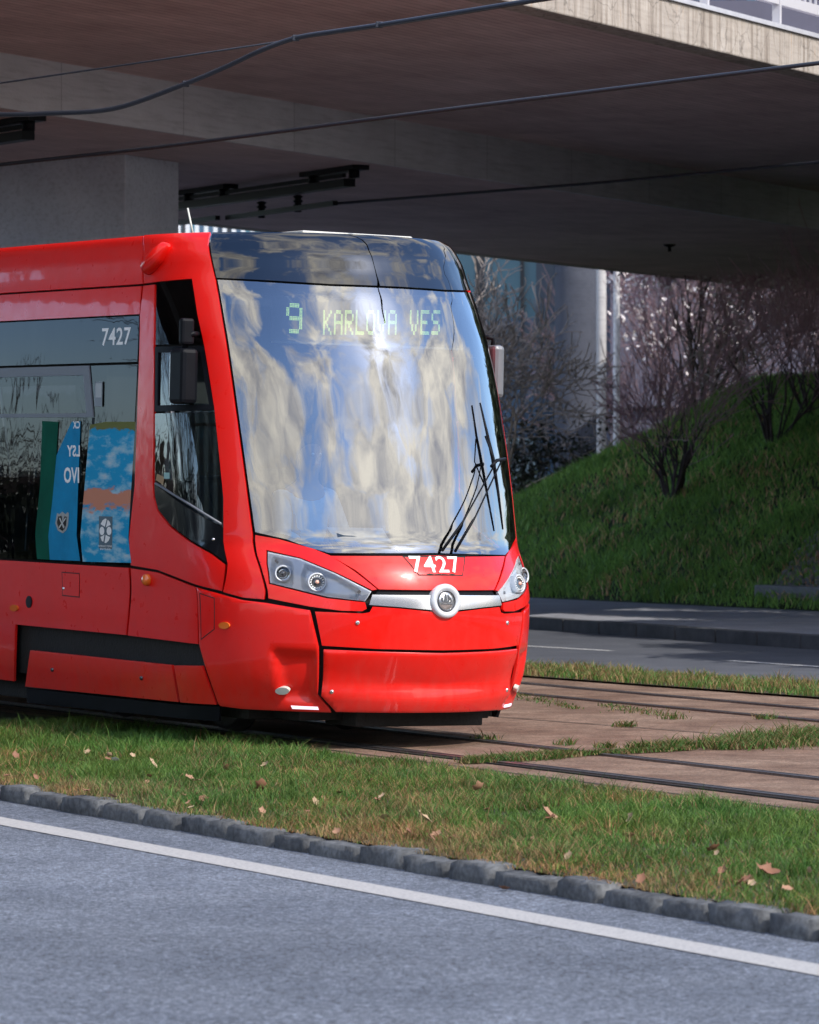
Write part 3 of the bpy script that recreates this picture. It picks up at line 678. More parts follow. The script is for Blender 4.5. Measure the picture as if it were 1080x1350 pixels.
# ---- interior: floor, ceiling, bulkhead, dashboard, seats, poles, ad boards
b = MB(); b.box((-8.7, 0, .60), (14.2, 2.3, .05)); b.build('floor', M['interior'], tram)
b = MB(); b.box((-8.9, 0, 3.02), (13.4, 2.0, .05)); b.build('ceiling', M['interior'], tram)
b = MB(); b.box((-2.75, .62, 1.9), (.05, 1.1, 2.4)); b.box((-2.75, -.95, 1.9), (.05, .4, 2.4)); b.box((-2.75, -.3, 2.7), (.05, 1.0, .8)); b.build('bulkhead', M['interior'], tram)
b = MB(); b.tube([(-1.0, -.85, 1.16), (-.62, -.5, 1.18), (-.5, 0, 1.2), (-.62, .5, 1.18), (-1.0, .85, 1.16)], .14, 12); b.box((-.95, 0, .95), (.6, 1.5, .5)); b.build('dashboard', M['interior'], tram, bevel=.02)
seatm = pmat('seat_blue', (.02, .05, .09), .8)
def seat(x, y, z, nm='seat'):
    b = MB(); b.box((x, y, z+.45), (.42, .44, .10)); b.box((x-.22, y, z+.80), (.08, .44, .65)); b.box((x, y, z+.2), (.1, .1, .42)); b.build(nm, seatm, tram, bevel=.03)
seat(-1.95, 0, .72, 'driver_seat')
for k in range(5):
    for y in (-.85, .85): seat(-5.2-k*1.0, y, .62)
yel = pmat('yellow_pole', (.55, .36, .02), .4)
b = MB(); b.tube([(-3.5, -.75, .62), (-3.5, -.75, 3.0)], .018, 10); b.build('grab_pole', yel, tram)
b = MB(); b.tube([(-6, .6, .62), (-6, .6, 3.0)], .018, 10); b.build('grab_pole', yel, tram)
# green door board and blue posters behind the side glass (read through the window)
def inner_quad(name, quad, v, mat, thick=.01):
    q = [plane_l(x, y, 1, v) for x, y in quad]; b = MB(); m = len(q); w = [p+Vector((0, thick, 0)) for p in q]
    b.add(q+w, [tuple(range(m)), tuple(reversed(range(m, 2*m)))]+[(i, m+i, m+(i+1) % m, (i+1) % m) for i in range(m)]); return b.build(name, mat, tram)
VI = -1.10
patch('green_screen', PP([(56, 555), (77, 556), (72, 640), (67, 738), (49, 737), (53, 640)]), M['green'], tram, off=.0015, thick=.001, h=.1, g=0, lip=False)
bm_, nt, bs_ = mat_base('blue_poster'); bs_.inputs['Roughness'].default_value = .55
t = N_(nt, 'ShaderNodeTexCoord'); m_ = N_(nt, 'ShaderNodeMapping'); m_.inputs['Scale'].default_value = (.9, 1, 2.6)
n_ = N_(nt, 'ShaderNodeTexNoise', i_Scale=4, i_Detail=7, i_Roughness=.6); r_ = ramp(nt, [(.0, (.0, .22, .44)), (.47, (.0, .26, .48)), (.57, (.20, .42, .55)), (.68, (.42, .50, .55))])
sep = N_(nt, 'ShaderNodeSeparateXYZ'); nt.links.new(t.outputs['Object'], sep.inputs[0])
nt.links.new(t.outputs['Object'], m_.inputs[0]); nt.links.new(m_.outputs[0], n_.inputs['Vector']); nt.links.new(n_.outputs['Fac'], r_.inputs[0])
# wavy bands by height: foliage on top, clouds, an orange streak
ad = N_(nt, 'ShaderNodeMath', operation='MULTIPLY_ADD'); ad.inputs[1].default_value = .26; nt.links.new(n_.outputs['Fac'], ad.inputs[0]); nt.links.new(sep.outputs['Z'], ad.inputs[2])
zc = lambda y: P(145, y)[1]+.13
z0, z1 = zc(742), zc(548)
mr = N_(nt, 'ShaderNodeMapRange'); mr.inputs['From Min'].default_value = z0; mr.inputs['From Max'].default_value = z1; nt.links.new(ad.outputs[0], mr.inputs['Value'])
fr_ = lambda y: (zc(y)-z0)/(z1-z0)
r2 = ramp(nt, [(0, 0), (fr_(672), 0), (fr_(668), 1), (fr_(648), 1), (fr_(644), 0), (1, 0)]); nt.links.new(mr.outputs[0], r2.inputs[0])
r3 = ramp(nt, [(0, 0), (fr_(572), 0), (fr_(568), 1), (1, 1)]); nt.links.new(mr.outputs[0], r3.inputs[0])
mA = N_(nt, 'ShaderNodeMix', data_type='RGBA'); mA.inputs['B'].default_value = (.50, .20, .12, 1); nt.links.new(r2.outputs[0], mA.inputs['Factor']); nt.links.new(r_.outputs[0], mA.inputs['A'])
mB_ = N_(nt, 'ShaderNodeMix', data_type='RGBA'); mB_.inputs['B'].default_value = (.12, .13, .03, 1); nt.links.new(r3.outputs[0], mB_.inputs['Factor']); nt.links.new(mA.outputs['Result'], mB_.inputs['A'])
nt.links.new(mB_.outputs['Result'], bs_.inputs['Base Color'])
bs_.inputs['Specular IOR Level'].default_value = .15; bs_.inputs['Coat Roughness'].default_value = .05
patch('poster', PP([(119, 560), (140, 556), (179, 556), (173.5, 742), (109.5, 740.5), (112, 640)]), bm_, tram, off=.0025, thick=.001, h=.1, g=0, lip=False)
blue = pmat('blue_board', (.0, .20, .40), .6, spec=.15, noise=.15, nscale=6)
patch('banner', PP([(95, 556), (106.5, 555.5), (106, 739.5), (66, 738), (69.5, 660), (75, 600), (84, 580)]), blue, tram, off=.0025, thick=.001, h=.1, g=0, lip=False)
inn = on_body(.0042)
text_on('banner_text', 'LSY', [(89, 602), (106, 602), (106, 587), (89, 587)], inn, M['white'], tram, bold=.03, mirror=True)
text_on('banner_text', 'OVI', [(85, 637), (105, 637), (105, 616), (85, 616)], inn, M['white'], tram, bold=.03)
text_on('banner_text', 'CX', [(97, 565), (106, 565), (106, 555), (97, 555)], inn, M['white'], tram, bold=.03, mirror=True)
b = MB()   # shield emblem on the banner
def flat(polys, v, bb):
    for pl in polys:
        q = [surf_pt(P(x, y), .0042+(VI-.006-v))[0] for x, y in pl]; bb.add(q, [tuple(range(len(q)))])
flat([[(76, 676), (79, 678), (83, 674.5), (87, 678), (90, 675), (91.5, 677), (90.5, 692), (88, 699), (83.5, 703), (77, 699.5), (73.5, 690)]], VI-.006, b)
sh = b.build('shield_emblem', pmat('shield_grey', (.30, .31, .30), .5), tram)
b = MB(); flat([[(77.5, 681), (82, 680), (83.5, 690), (86, 680), (88.8, 681), (88, 692), (86, 697), (83.3, 700), (78.5, 696.5), (76, 689)]], VI-.008, b); b.build('shield_field', M['lens_dark'], sh)
b = MB(); flat([[(79, 683), (80.6, 682.6), (86.6, 695), (85.2, 697)], [(87.6, 682.4), (88.4, 683.4), (79.6, 696.4), (78.6, 695)]], VI-.010, b); b.build('shield_stripe', pmat('shield_light', (.45, .46, .44), .5), sh)
# round emblem sticker on the corner window
def onb(px, py): return surf_pt(P(px, py), .0036)[0]
b = MB()
cx_, cy_, rx, ry = 139.8, 699.5, 8.3, 16.2
def ring_pts(x0, y0, a, bb_, n=18): return [(x0+a*math.cos(2*math.pi*i/n), y0+bb_*math.sin(2*math.pi*i/n)) for i in range(n)]
def flatb(polys, bb):
    for pl in polys:
        q = [onb(x, y) for x, y in pl]; bb.add(q, [tuple(range(len(q)))])
flatb([[(131, 680.5), (149, 681), (148.5, 724), (131, 723)]], b); stk = b.build('sticker', pmat('sticker_grey', (.06, .10, .13), .5), tram)
def onb(px, py): return surf_pt(P(px, py), .0048)[0]
b = MB(); flatb([ring_pts(135.2, 700, 3.2, 5.6), ring_pts(144.6, 700, 3.2, 5.6), [(133.5, 691), (136, 686), (139.6, 683.6), (141.5, 684.4), (139, 694.5), (136.5, 693)], [(142.7, 685), (145.5, 688), (146.7, 692), (143.6, 693.4), (140.4, 695.5)],
            [(133.2, 708), (136, 706.6), (138.6, 704.6), (137, 714.5), (135, 713)], [(140.2, 705), (143, 706.8), (146, 708), (144, 713), (140.5, 716), (138.6, 715.5)]], b); b.build('sticker_emblem', M['white'], stk)
def onb2(px, py): return surf_pt(P(px, py), .0048)[0]
text_on('sticker_text', 'DOPRAVNY PODNIK', [(130.5, 721), (148.5, 721.5), (148.5, 719), (130.5, 718.5)], onb2, M['white'], stk, bold=.01)
text_on('sticker_text', 'BRATISLAVA', [(133, 725), (146.5, 725.5), (146.5, 722.8), (133, 722.3)], onb2, M['white'], stk, bold=.01)
b = MB(); flatb([[(126, 503.5), (136, 503), (135.4, 536), (125, 535.6)]], b); nb_ = b.build('notice_frame', M['grey_metal'], tram)
b = MB(); 
for pl in ([(127.2, 505.5), (134.8, 505.2), (134.4, 524), (126.8, 524)],):
    b.add([surf_pt(P(x, y), .005)[0] for x, y in pl], [(0, 1, 2, 3)])
b.build('notice', pmat('notice_paper', (.35, .37, .38), .5), nb_)
fnn = on_body(-.0032)
text_on('fleet_number', '7427', [(133.5, 456.0), (171.5, 454.0), (172.2, 431), (134.2, 432.5)], fnn, M['white'], tram, bold=.014)
b = MB(); b.add([surf_pt(P(x, y), .0)[0] for x, y in ((207, 624.5), (217, 629), (215, 639), (205.6, 633))], [(0, 1, 2, 3)]); b.build('cab_sticker', pmat('tan_sticker', (.30, .20, .10), .6), tram)
b = MB(); b.add([surf_pt(P(x, y), .0)[0] for x, y in ((216, 623), (223.5, 623), (223.5, 631), (216, 631))], [(0, 1, 2, 3)]); b.build('cab_sticker', pmat('pale_sticker', (.25, .42, .40), .6), tram)
# ------------------------------------------------------------------ driver
def person():
    root = empty('person', label='driver in a pale blue shirt seated behind the tram windscreen', cat='person')
    root.matrix_world = TM
    skin = pmat('skin', (.42, .26, .19), .55); shirt = pmat('shirt_blue', (.42, .52, .68), .8, noise=.1, nscale=20); trou = pmat('trousers', (.02, .025, .04), .8); hair = pmat('hair', (.04, .03, .02), .7)
    def skinned(name, joints, edges, mat, sub=2, parent=root):
        me = bpy.data.meshes.new(name); me.from_pydata([j[0] for j in joints], edges, []); o = link(name, me, mat, parent)
        sk = o.modifiers.new('skin', 'SKIN'); sk.use_smooth_shade = True
        if not me.skin_vertices: me.attributes
        bm = bmesh.new(); bm.from_mesh(me); lay = bm.verts.layers.skin.verify()
        bm.verts.ensure_lookup_table()
        for v, j in zip(bm.verts, joints): v[lay].radius = (j[1], j[2] if len(j) > 2 else j[1])
        bm.verts[0][lay].use_root = True; bm.to_mesh(me); bm.free()
        ss = o.modifiers.new('sub', 'SUBSURF'); ss.levels = sub; ss.render_levels = sub
        return o
    x, z = -1.88, 1.20
    # pelvis, spine, neck, head, arms, legs
    J = [((x, 0, z), .15, .13), ((x+.02, 0, z+.25), .14, .11), ((x+.0, 0, z+.45), .15, .11), ((x+.03, 0, z+.56), .055), ((x+.06, 0, z+.66), .085, .075), ((x+.07, 0, z+.77), .09, .078), ((x+.06, 0, z+.84), .05)]
    E = [(i, i+1) for i in range(6)]
    for sg in (-1, 1):
        b = len(J)
        J += [((x, sg*.19, z+.44), .062), ((x+.12, sg*.25, z+.17), .045), ((x+.38, sg*.16, z+.10), .036), ((x+.44, sg*.13, z+.12), .030, .02)]
        E += [(2, b), (b, b+1), (b+1, b+2), (b+2, b+3)]
        for k in range(4):
            c = len(J); J += [((x+.49, sg*(.155-.022*k), z+.13+.004*k), .010), ((x+.53, sg*(.15-.022*k), z+.10), .009), ((x+.515, sg*(.145-.02*k), z+.07), .008)]; E += [(b+3, c), (c, c+1), (c+1, c+2)]
        c = len(J); J += [((x+.45, sg*.09, z+.14), .011), ((x+.49, sg*.075, z+.12), .010)]; E += [(b+3, c), (c, c+1)]
        c = len(J); J += [((x+.08, sg*.10, z-.03), .09), ((x+.48, sg*.13, z-.02), .065), ((x+.50, sg*.13, z-.40), .045), ((x+.62, sg*.13, z-.44), .04, .03)]
        E += [(0, c), (c, c+1), (c+1, c+2), (c+2, c+3)]
    body = skinned('body', J, E, skin)
    Js = [((x, 0, z-.02), .165, .145), ((x+.02, 0, z+.25), .158, .13), ((x, 0, z+.45), .165, .125), ((x+.015, 0, z+.52), .07)]
    Es = [(0, 1), (1, 2), (2, 3)]
    for sg in (-1, 1):
        b = len(Js); Js += [((x, sg*.19, z+.44), .082), ((x+.12, sg*.25, z+.17), .066), ((x+.27, sg*.20, z+.13), .055)]; Es += [(2, b), (b, b+1), (b+1, b+2)]
    skinned('shirt', Js, Es, shirt)
    Jt = [((x, 0, z-.03), .16, .14)]; Et = []
    for sg in (-1, 1):
        c = len(Jt); Jt += [((x+.10, sg*.10, z-.03), .10), ((x+.48, sg*.13, z-.02), .078), ((x+.50, sg*.13, z-.36), .062)]; Et += [(0, c), (c, c+1), (c+1, c+2)]
    skinned('trousers', Jt, Et, trou)
    skinned('hair', [((x+.03, 0, z+.76), .085, .08), ((x+.05, 0, z+.84), .075, .07), ((x+.10, 0, z+.865), .04)], [(0, 1), (1, 2)], hair)
    hd = Vector((x+.07, 0, z+.72))
    for sg in (-1, 1):
        b = MB(); b.lathe([(.0003, .012), (.008, .009), (.011, 0), (.0003, -.01)], hd+Vector((.076, sg*.03, .03)), (1, 0, 0), 10); b.build('eye', M['white'], body)
        b = MB(); b.lathe([(.0003, .012), (.018, .008), (.026, 0), (.0003, -.008)], hd+Vector((-.005, sg*.083, .01)), (0, sg, 0), 10); b.build('ear', skin, body)
    b = MB(); b.tube([hd+Vector((.078, 0, .035)), hd+Vector((.098, 0, .0)), hd+Vector((.085, 0, -.012))], [.006, .012, .008], 8); b.build('nose', skin, body)
    b = MB(); b.tube([hd+Vector((.08, -.025, -.04)), hd+Vector((.088, 0, -.042)), hd+Vector((.08, .025, -.04))], [.004, .007, .004], 6); b.build('mouth', pmat('lips', (.35, .12, .10), .5), body)
person()
# paper sheet on the dashboard seen through the glass
q = [Vector((-.72, -.42, 1.36)), Vector((-.62, -.05, 1.36)), Vector((-.86, .02, 1.45)), Vector((-.96, -.36, 1.45))]
b = MB(); b.add(q+[p-Vector((0, 0, .004)) for p in q], [(0, 1, 2, 3), (7, 6, 5, 4), (0, 4, 5, 1), (1, 5, 6, 2), (2, 6, 7, 3), (3, 7, 4, 0)])
pp = b.build('paper_sheet', pmat('pale_blue_paper', (.55, .62, .75), .7)); pp.matrix_world = TM; tag(pp, 'pale blue sheet of paper lying on the tram dashboard', 'paper')
# ------------------------------------------------------------------ ground layout
E_DIR = Vector((math.sin(R(28.3)), -math.cos(R(28.3)), 0)); D_DIR = Vector((math.cos(R(28.3)), math.sin(R(28.3)), 0))
def line2(p, q, ext=60):
    d = (q-p).normalized(); return p-d*ext, q+d*ext
ZR, ZV, ZT = -.075, .03, 0.0     # near road, verge, track slab
def rgh(name, lo, hi, scale, detail=6, bump=.4, bscale=90, rough=.85, extra=None, dist=.01):
    m, nt, b = mat_base(name); Lk = nt.links.new; b.inputs['Roughness'].default_value = rough; b.inputs['Specular IOR Level'].default_value = .3
    t = N_(nt, 'ShaderNodeTexCoord')
    n = N_(nt, 'ShaderNodeTexNoise', i_Scale=scale, i_Detail=detail, i_Roughness=.65); Lk(t.outputs['Object'], n.inputs['Vector'])
    r = ramp(nt, [(.32, lo), (.68, hi)]); Lk(n.outputs['Fac'], r.inputs[0]); col = r.outputs[0]
    if extra:
        for (sc2, l2, h2, mode, fac, st) in extra:
            n2 = N_(nt, 'ShaderNodeTexNoise', i_Scale=sc2, i_Detail=4, i_Roughness=.6)
            m2 = N_(nt, 'ShaderNodeMapping'); m2.inputs['Scale'].default_value = st; Lk(t.outputs['Object'], m2.inputs[0]); Lk(m2.outputs[0], n2.inputs['Vector'])
            rr = ramp(nt, [(.35, l2), (.65, h2)]); Lk(n2.outputs['Fac'], rr.inputs[0])
            mx = N_(nt, 'ShaderNodeMix', data_type='RGBA', blend_type=mode); mx.inputs['Factor'].default_value = fac; Lk(col, mx.inputs['A']); Lk(rr.outputs[0], mx.inputs['B']); col = mx.outputs['Result']
    Lk(col, b.inputs['Base Color'])
    if bump:
        n3 = N_(nt, 'ShaderNodeTexNoise', i_Scale=bscale, i_Detail=4, i_Roughness=.7); Lk(t.outputs['Object'], n3.inputs['Vector'])
        bp = N_(nt, 'ShaderNodeBump', i_Strength=bump, i_Distance=dist); Lk(n3.outputs['Fac'], bp.inputs['Height']); Lk(bp.outputs[0], b.inputs['Normal'])
    return m
asph = rgh('asphalt', (.092, .105, .132), (.130, .146, .178), 1.1, bump=.9, bscale=110, dist=.012, extra=[(75, .40, 1.8, 'MULTIPLY', .95, (1, 1, 1)), (34, .6, 1.4, 'MULTIPLY', .9, (1, 1, 1)), (.35, .8, 1.12, 'MULTIPLY', .9, (1, 1, 1)), (170, .5, 1.8, 'MULTIPLY', .7, (1, 1, 1))])
asph_far = rgh('far_asphalt', (.07, .077, .095), (.10, .108, .13), 1.5, bump=.5, bscale=60, extra=[(40, .7, 1.3, 'MULTIPLY', .7, (1, 1, 1))])
walkm = rgh('pavement_asphalt', (.24, .25, .29), (.32, .33, .37), 1.2, bump=.5, bscale=60, extra=[(40, .7, 1.3, 'MULTIPLY', .7, (1, 1, 1))])
soil = rgh('soil', (.028, .024, .014), (.065, .055, .03), 9, bump=.5, bscale=30, dist=.01)
slab = rgh('track_slab', (.135, .088, .062), (.235, .168, .125), 1.3, bump=.8, bscale=70, dist=.01, extra=[(60, .55, 1.5, 'MULTIPLY', .8, (1, 1, 1)), (.9, (.62, .50, .44), (1.15, 1.12, 1.1), 'MULTIPLY', .9, (1, 1, 1)), (6, .8, 1.25, 'MULTIPLY', .8, (1, 1, 1))])
def sheet(name, pts, mat, lab=None, kind='structure', z=None, div=0, **kw):
    pts = [Vector(p) if z is None else Vector((p[0], p[1], z)) for p in pts]
    me = bpy.data.meshes.new(name); me.from_pydata([tuple(p) for p in pts], [], [tuple(range(len(pts)))]); me.update()
    if me.polygons[0].normal.z < 0: me.flip_normals()
    return link(name, me, mat, kind=kind, **kw)
# base ground to the horizon
sheet('ground', [(-900, -300, -.30), (900, -300, -.30), (900, 1500, -.30), (-900, 1500, -.30)], rgh('far_ground', (.03, .04, .02), (.06, .06, .035), .4, bump=0))
kf = line2(onz(0, 1055, ZR), onz(1080, 1243, ZR)); kd = (kf[1]-kf[0]).normalized(); kn = Vector((-kd.y, kd.x, 0))
if kn.y < 0: kn = -kn
sheet('road', [kf[0]-kn*9, kf[1]-kn*9, kf[1]+kn*.05, kf[0]+kn*.05], asph, z=ZR)
wl0 = line2(onz(0, 1083, ZR), onz(1080, 1280, ZR)); wd = (wl0[1]-wl0[0]).normalized(); wn = Vector((-wd.y, wd.x, 0))
m, nt, b_ = mat_base('worn_road_paint'); b_.inputs['Roughness'].default_value = .7
t = N_(nt, 'ShaderNodeTexCoord'); n_ = N_(nt, 'ShaderNodeTexNoise', i_Scale=60, i_Detail=6, i_Roughness=.8); r_ = ramp(nt, [(.34, (.17, .17, .18)), (.50, (.36, .35, .34)), (.8, (.46, .45, .43))])
nt.links.new(t.outputs['Object'], n_.inputs['Vector']); nt.links.new(n_.outputs['Fac'], r_.inputs[0]); nt.links.new(r_.outputs[0], b_.inputs['Base Color'])
sheet('road_marking', [wl0[0]-wn*.105, wl0[1]-wn*.105, wl0[1]+wn*.105, wl0[0]+wn*.105], m, z=ZR+.004)
# kerb of rough setts
stone = rgh('kerb_stone', (.05, .053, .058), (.13, .135, .14), 4, bump=.6, bscale=30, dist=.006, extra=[(30, .6, 1.35, 'MULTIPLY', .8, (1, 1, 1))])
KW = .15
kb = MB(); x = 0; L_ = (kf[1]-kf[0]).length
lo_, hi_ = 48.0, 80.0
x = lo_
while x < hi_:
    l = random.uniform(.36, .60); o = kf[0]+kd*(x+l/2)+kn*(KW/2+random.uniform(-.012, .012)); hgt = .078+random.uniform(-.012, .014)
    nx, ny, nz = 5, 3, 3; ang = random.uniform(-.03, .03); vs = []; idx = {}
    for i in range(nx+1):
        for j in range(ny+1):
            for k in range(nz+1):
                if 0 < i < nx and 0 < j < ny and 0 < k < nz: continue
                u, v, w = i/nx*2-1, j/ny*2-1, k/nz*2-1
                rr = .08; 
                def sq(a, b2, c2): return a*(1-rr*(abs(b2)**5+abs(c2)**5)*.5)
                px_, py_, pz_ = sq(u, v, w)*(l/2-.006), sq(v, u, w)*KW/2, sq(w, u, v)*.5*(hgt+.1)
                jj = .009; q = o+kd*px_+kn*(py_+ang*px_)+Vector((0, 0, -.1+(hgt+.1)/2+pz_)); q += Vector([random.uniform(-jj, jj) for _ in range(3)])
                idx[(i, j, k)] = len(vs); vs.append(q)
    fs = []
    def quad(a, b2, c2, d2): fs.append((idx[a], idx[b2], idx[c2], idx[d2]))
    for i in range(nx):
        for j in range(ny): quad((i, j, nz), (i+1, j, nz), (i+1, j+1, nz), (i, j+1, nz))
    for i in range(nx):
        for k in range(nz): quad((i, 0, k), (i+1, 0, k), (i+1, 0, k+1), (i, 0, k+1)); quad((i, ny, k), (i, ny, k+1), (i+1, ny, k+1), (i+1, ny, k))
    for j in range(ny):
        for k in range(nz): quad((0, j, k), (0, j, k+1), (0, j+1, k+1), (0, j+1, k)); quad((nx, j, k), (nx, j+1, k), (nx, j+1, k+1), (nx, j, k+1))
    kb.add(vs, fs, True); x += l+random.uniform(.0, .012)
kb.build('kerb', stone, kind='structure')
# verge between kerb and tracks
ve = line2(onz(0, 938, ZT), onz(1080, 1074, ZT))
sheet('verge', [kf[0]+kn*(KW-.02), kf[1]+kn*(KW-.02), ve[1], ve[0]], soil, z=ZV-.03)
# track slab
fs_ = line2(onz(700, 893, 0), onz(1080, 921, 0))
sheet('track_bed', [ve[0]-kn*.02, ve[1]-kn*.02, fs_[1]+kn*.3, fs_[0]+kn*.3], slab, z=-.006)
# far verge strip, far road, kerb, pavement
fr0 = (fs_[0]+kn*1.25, fs_[1]+kn*1.25)
sheet('far_verge', [fs_[0], fs_[1], fr0[1], fr0[0]], soil, z=.012)
kc = onz(890, 843.5, -.1); kq = Vector((math.sin(R(24.5)), -math.cos(R(24.5)), 0)); kperp = Vector((kq.y*-1, kq.x, 0)); kperp = kperp if kperp.y > 0 else -kperp
k0 = (kc-kq*60, kc+kq*60); k1 = (k0[0]+kperp*.17, k0[1]+kperp*.17); w0 = line2(onz(700, 788, .05), onz(1080, 806, .05))
sheet('far_road', [fr0[0]-kn*3, fr0[1]-kn*3, k0[1]+kn*.05, k0[0]+kn*.05], asph_far, z=-.10)
sheet('pavement', [k1[0], k1[1], w0[1]+kn*1, w0[0]+kn*1], walkm, z=.05)
b = MB(); kk0, kk1 = k0[0].copy(), k0[1].copy(); kdd = (kk1-kk0).normalized(); knn = Vector((-kdd.y, kdd.x, 0)); knn = knn if knn.y > 0 else -knn; ll = (kk1-kk0).length
j = 0.0
while j < ll:
    c = kk0+kdd*(j+.5)+knn*.09; b.box((c.x, c.y, -.04+random.uniform(-.006, .006)), (.985, .18, .20), (kdd, knn, Vector((0, 0, 1)))); j += 1.0
b.build('far_kerb', rgh('far_kerb_stone', (.05, .053, .058), (.10, .102, .11), 3, bump=.5, bscale=20), kind='structure', bevel=.012)
faded = pmat('faded_marking', (.46, .47, .49), .8, noise=.3, nscale=30)
for (a0, a1) in (((640, 848.5), (806, 858)), ((962, 871), (1120, 881.5))):
    A, B_ = onz(*a0, -.096), onz(*a1, -.096); d = (B_-A).normalized(); n2 = Vector((-d.y, d.x, 0))
    sheet('lane_marking', [A-n2*.06, B_-n2*.06, B_+n2*.06, A+n2*.06], faded, z=-.095)
# rails: each a head with a groove and a check rail
railm = pmat('rail_steel', (.16, .15, .155), .30, metal=.75, noise=.35, nscale=30); grm = pmat('groove_dark', (.012, .011, .01), .9)
def rail(p0, p1, label, wide=False):
    a, b2 = line2(onz(*p0, 0), onz(*p1, 0), 30); d = (b2-a).normalized(); n2 = Vector((-d.y, d.x, 0)); n2 = n2 if n2.y > 0 else -n2
    root = empty('tram_rail', (a+b2)/2, label=label, cat='rail'); inv = Matrix.Translation(-(a+b2)/2)
    def strip(nm, o, w, z, h, mat):
        m = MB(); c = (a+b2)/2+n2*o; m.box(Vector((0, 0, 0))+(n2*o)+Vector((0, 0, z)), ((b2-a).length, w, h), (d, n2, Vector((0, 0, 1)))); return m.build(nm, mat, root)
    strip('rail_head', 0, .056, -.02, .056, railm); strip('groove', .052, .046, -.026, .050, grm); strip('check_rail', .088, .022, -.021, .050, railm)
    if wide: strip('outer_edge', -.085, .02, -.02, .046, grm)
rail((671, 1006.6), (1080, 1055.5), 'double steel tram rail nearest to the foreground grass', True)
rail((600, 973), (1080, 1027), 'steel tram rail second from the foreground grass, crossing the weeds')
rail((695, 915.5), (1080, 951), 'steel tram rail of the far track, nearer of its two rails')
rail((702, 902), (1080, 935.5), 'steel tram rail of the far track, next to the far dry grass strip')
for (p0, p1) in (((649, 944), (987, 970)), ((733, 1025.7), (1080, 1069.5)), ((700, 889), (1080, 915))):
    a, b2 = line2(onz(*p0, 0), onz(*p1, 0), 20); d = (b2-a).normalized(); n2 = Vector((-d.y, d.x, 0)); sheet('track_joint', [a-n2*.012, b2-n2*.012, b2+n2*.012, a+n2*.012], grm, z=-.002)
# ------------------------------------------------------------------ grass
def blade_mesh(name, P0, hgt, wid, col, lean, mat, kind='stuff', label=None, cat=None, parent=None):
    n = len(P0); ang = rng.random(n)*2*np.pi; dx = np.cos(ang); dy = np.sin(ang); la = rng.random(n)*2*np.pi
    lx = np.cos(la)*lean*hgt; ly = np.sin(la)*lean*hgt
    v = np.zeros((n, 5, 3)); w = wid/2
    v[:, 0] = P0+np.stack([-dx*w, -dy*w, 0*w], 1); v[:, 1] = P0+np.stack([dx*w, dy*w, 0*w], 1)
    mid = P0+np.stack([lx*.35, ly*.35, hgt*.6], 1)
    v[:, 2] = mid+np.stack([dx*w*.7, dy*w*.7, 0*w], 1); v[:, 3] = mid-np.stack([dx*w*.7, dy*w*.7, 0*w], 1)
    v[:, 4] = P0+np.stack([lx, ly, hgt], 1)
    me = bpy.data.meshes.new(name); me.vertices.add(n*5); me.vertices.foreach_set('co', v.ravel())
    base = np.arange(n)*5; lo = np.stack([base, base+1, base+2, base+3, base+3, base+2, base+4], 1).ravel()
    me.loops.add(n*7); me.loops.foreach_set('vertex_index', lo.astype(np.int32)); me.polygons.add(n*2)
    st = np.stack([np.arange(n)*7, np.arange(n)*7+4], 1).ravel(); me.polygons.foreach_set('loop_start', st.astype(np.int32))
    me.update(calc_edges=True); me.validate()
    at_ = me.attributes.new('Col', 'FLOAT_COLOR', 'POINT'); cc = np.ones((n, 5, 4)); cc[:, :, :3] = col[:, None, :]; at_.data.foreach_set('color', cc.ravel())
    return link(name, me, mat, parent, kind=kind, label=label, cat=cat)
gm, nt, b_ = mat_base('grass_blade'); b_.inputs['Roughness'].default_value = .55; b_.inputs['Specular IOR Level'].default_value = .25
a_ = N_(nt, 'ShaderNodeAttribute', attribute_name='Col'); nt.links.new(a_.outputs['Color'], b_.inputs['Base Color'])
tl = N_(nt, 'ShaderNodeBsdfTranslucent'); nt.links.new(a_.outputs['Color'], tl.inputs['Color']); ms = N_(nt, 'ShaderNodeMixShader', i_0=.35)
out = nt.nodes['Material Output']; nt.links.new(b_.outputs[0], ms.inputs[1]); nt.links.new(tl.outputs[0], ms.inputs[2]); nt.links.new(ms.outputs[0], out.inputs['Surface'])
def vnoise(x, y, sc, seed=0):
    r = np.random.default_rng(seed); G = r.random((64, 64)); X = x*sc; Y = y*sc; i = np.floor(X).astype(int); j = np.floor(Y).astype(int); u = X-i; v = Y-j; u = u*u*(3-2*u); v = v*v*(3-2*v)
    g = lambda a, b: G[a % 64, b % 64]
    return (g(i, j)*(1-u)+g(i+1, j)*u)*(1-v)+(g(i, j+1)*(1-u)+g(i+1, j+1)*u)*v
def fbm(x, y, sc, seed=0): return (vnoise(x, y, sc, seed)+.5*vnoise(x, y, sc*2.1, seed+1)+.25*vnoise(x, y, sc*4.3, seed+2))/1.75
def strip_points(n, la, lb, x0, x1):
    """random points between two ground lines, x along the first (metres from its start)"""
    a0, a1 = la; b0, b1 = lb; d = (a1-a0).normalized(); nn = Vector((-d.y, d.x, 0)); nn = nn if nn.y > 0 else -nn
    u = x0+(x1-x0)*rng.random(n); px = a0.x+d.x*u; py = a0.y+d.y*u
    # distance to line b along nn
    e = (b1-b0).normalized(); den = nn.x*e.y-nn.y*e.x; w = ((b0.x-px)*e.y-(b0.y-py)*e.x)/den; v = rng.random(n)
    return px+nn.x*w*v, py+nn.y*w*v, v, u
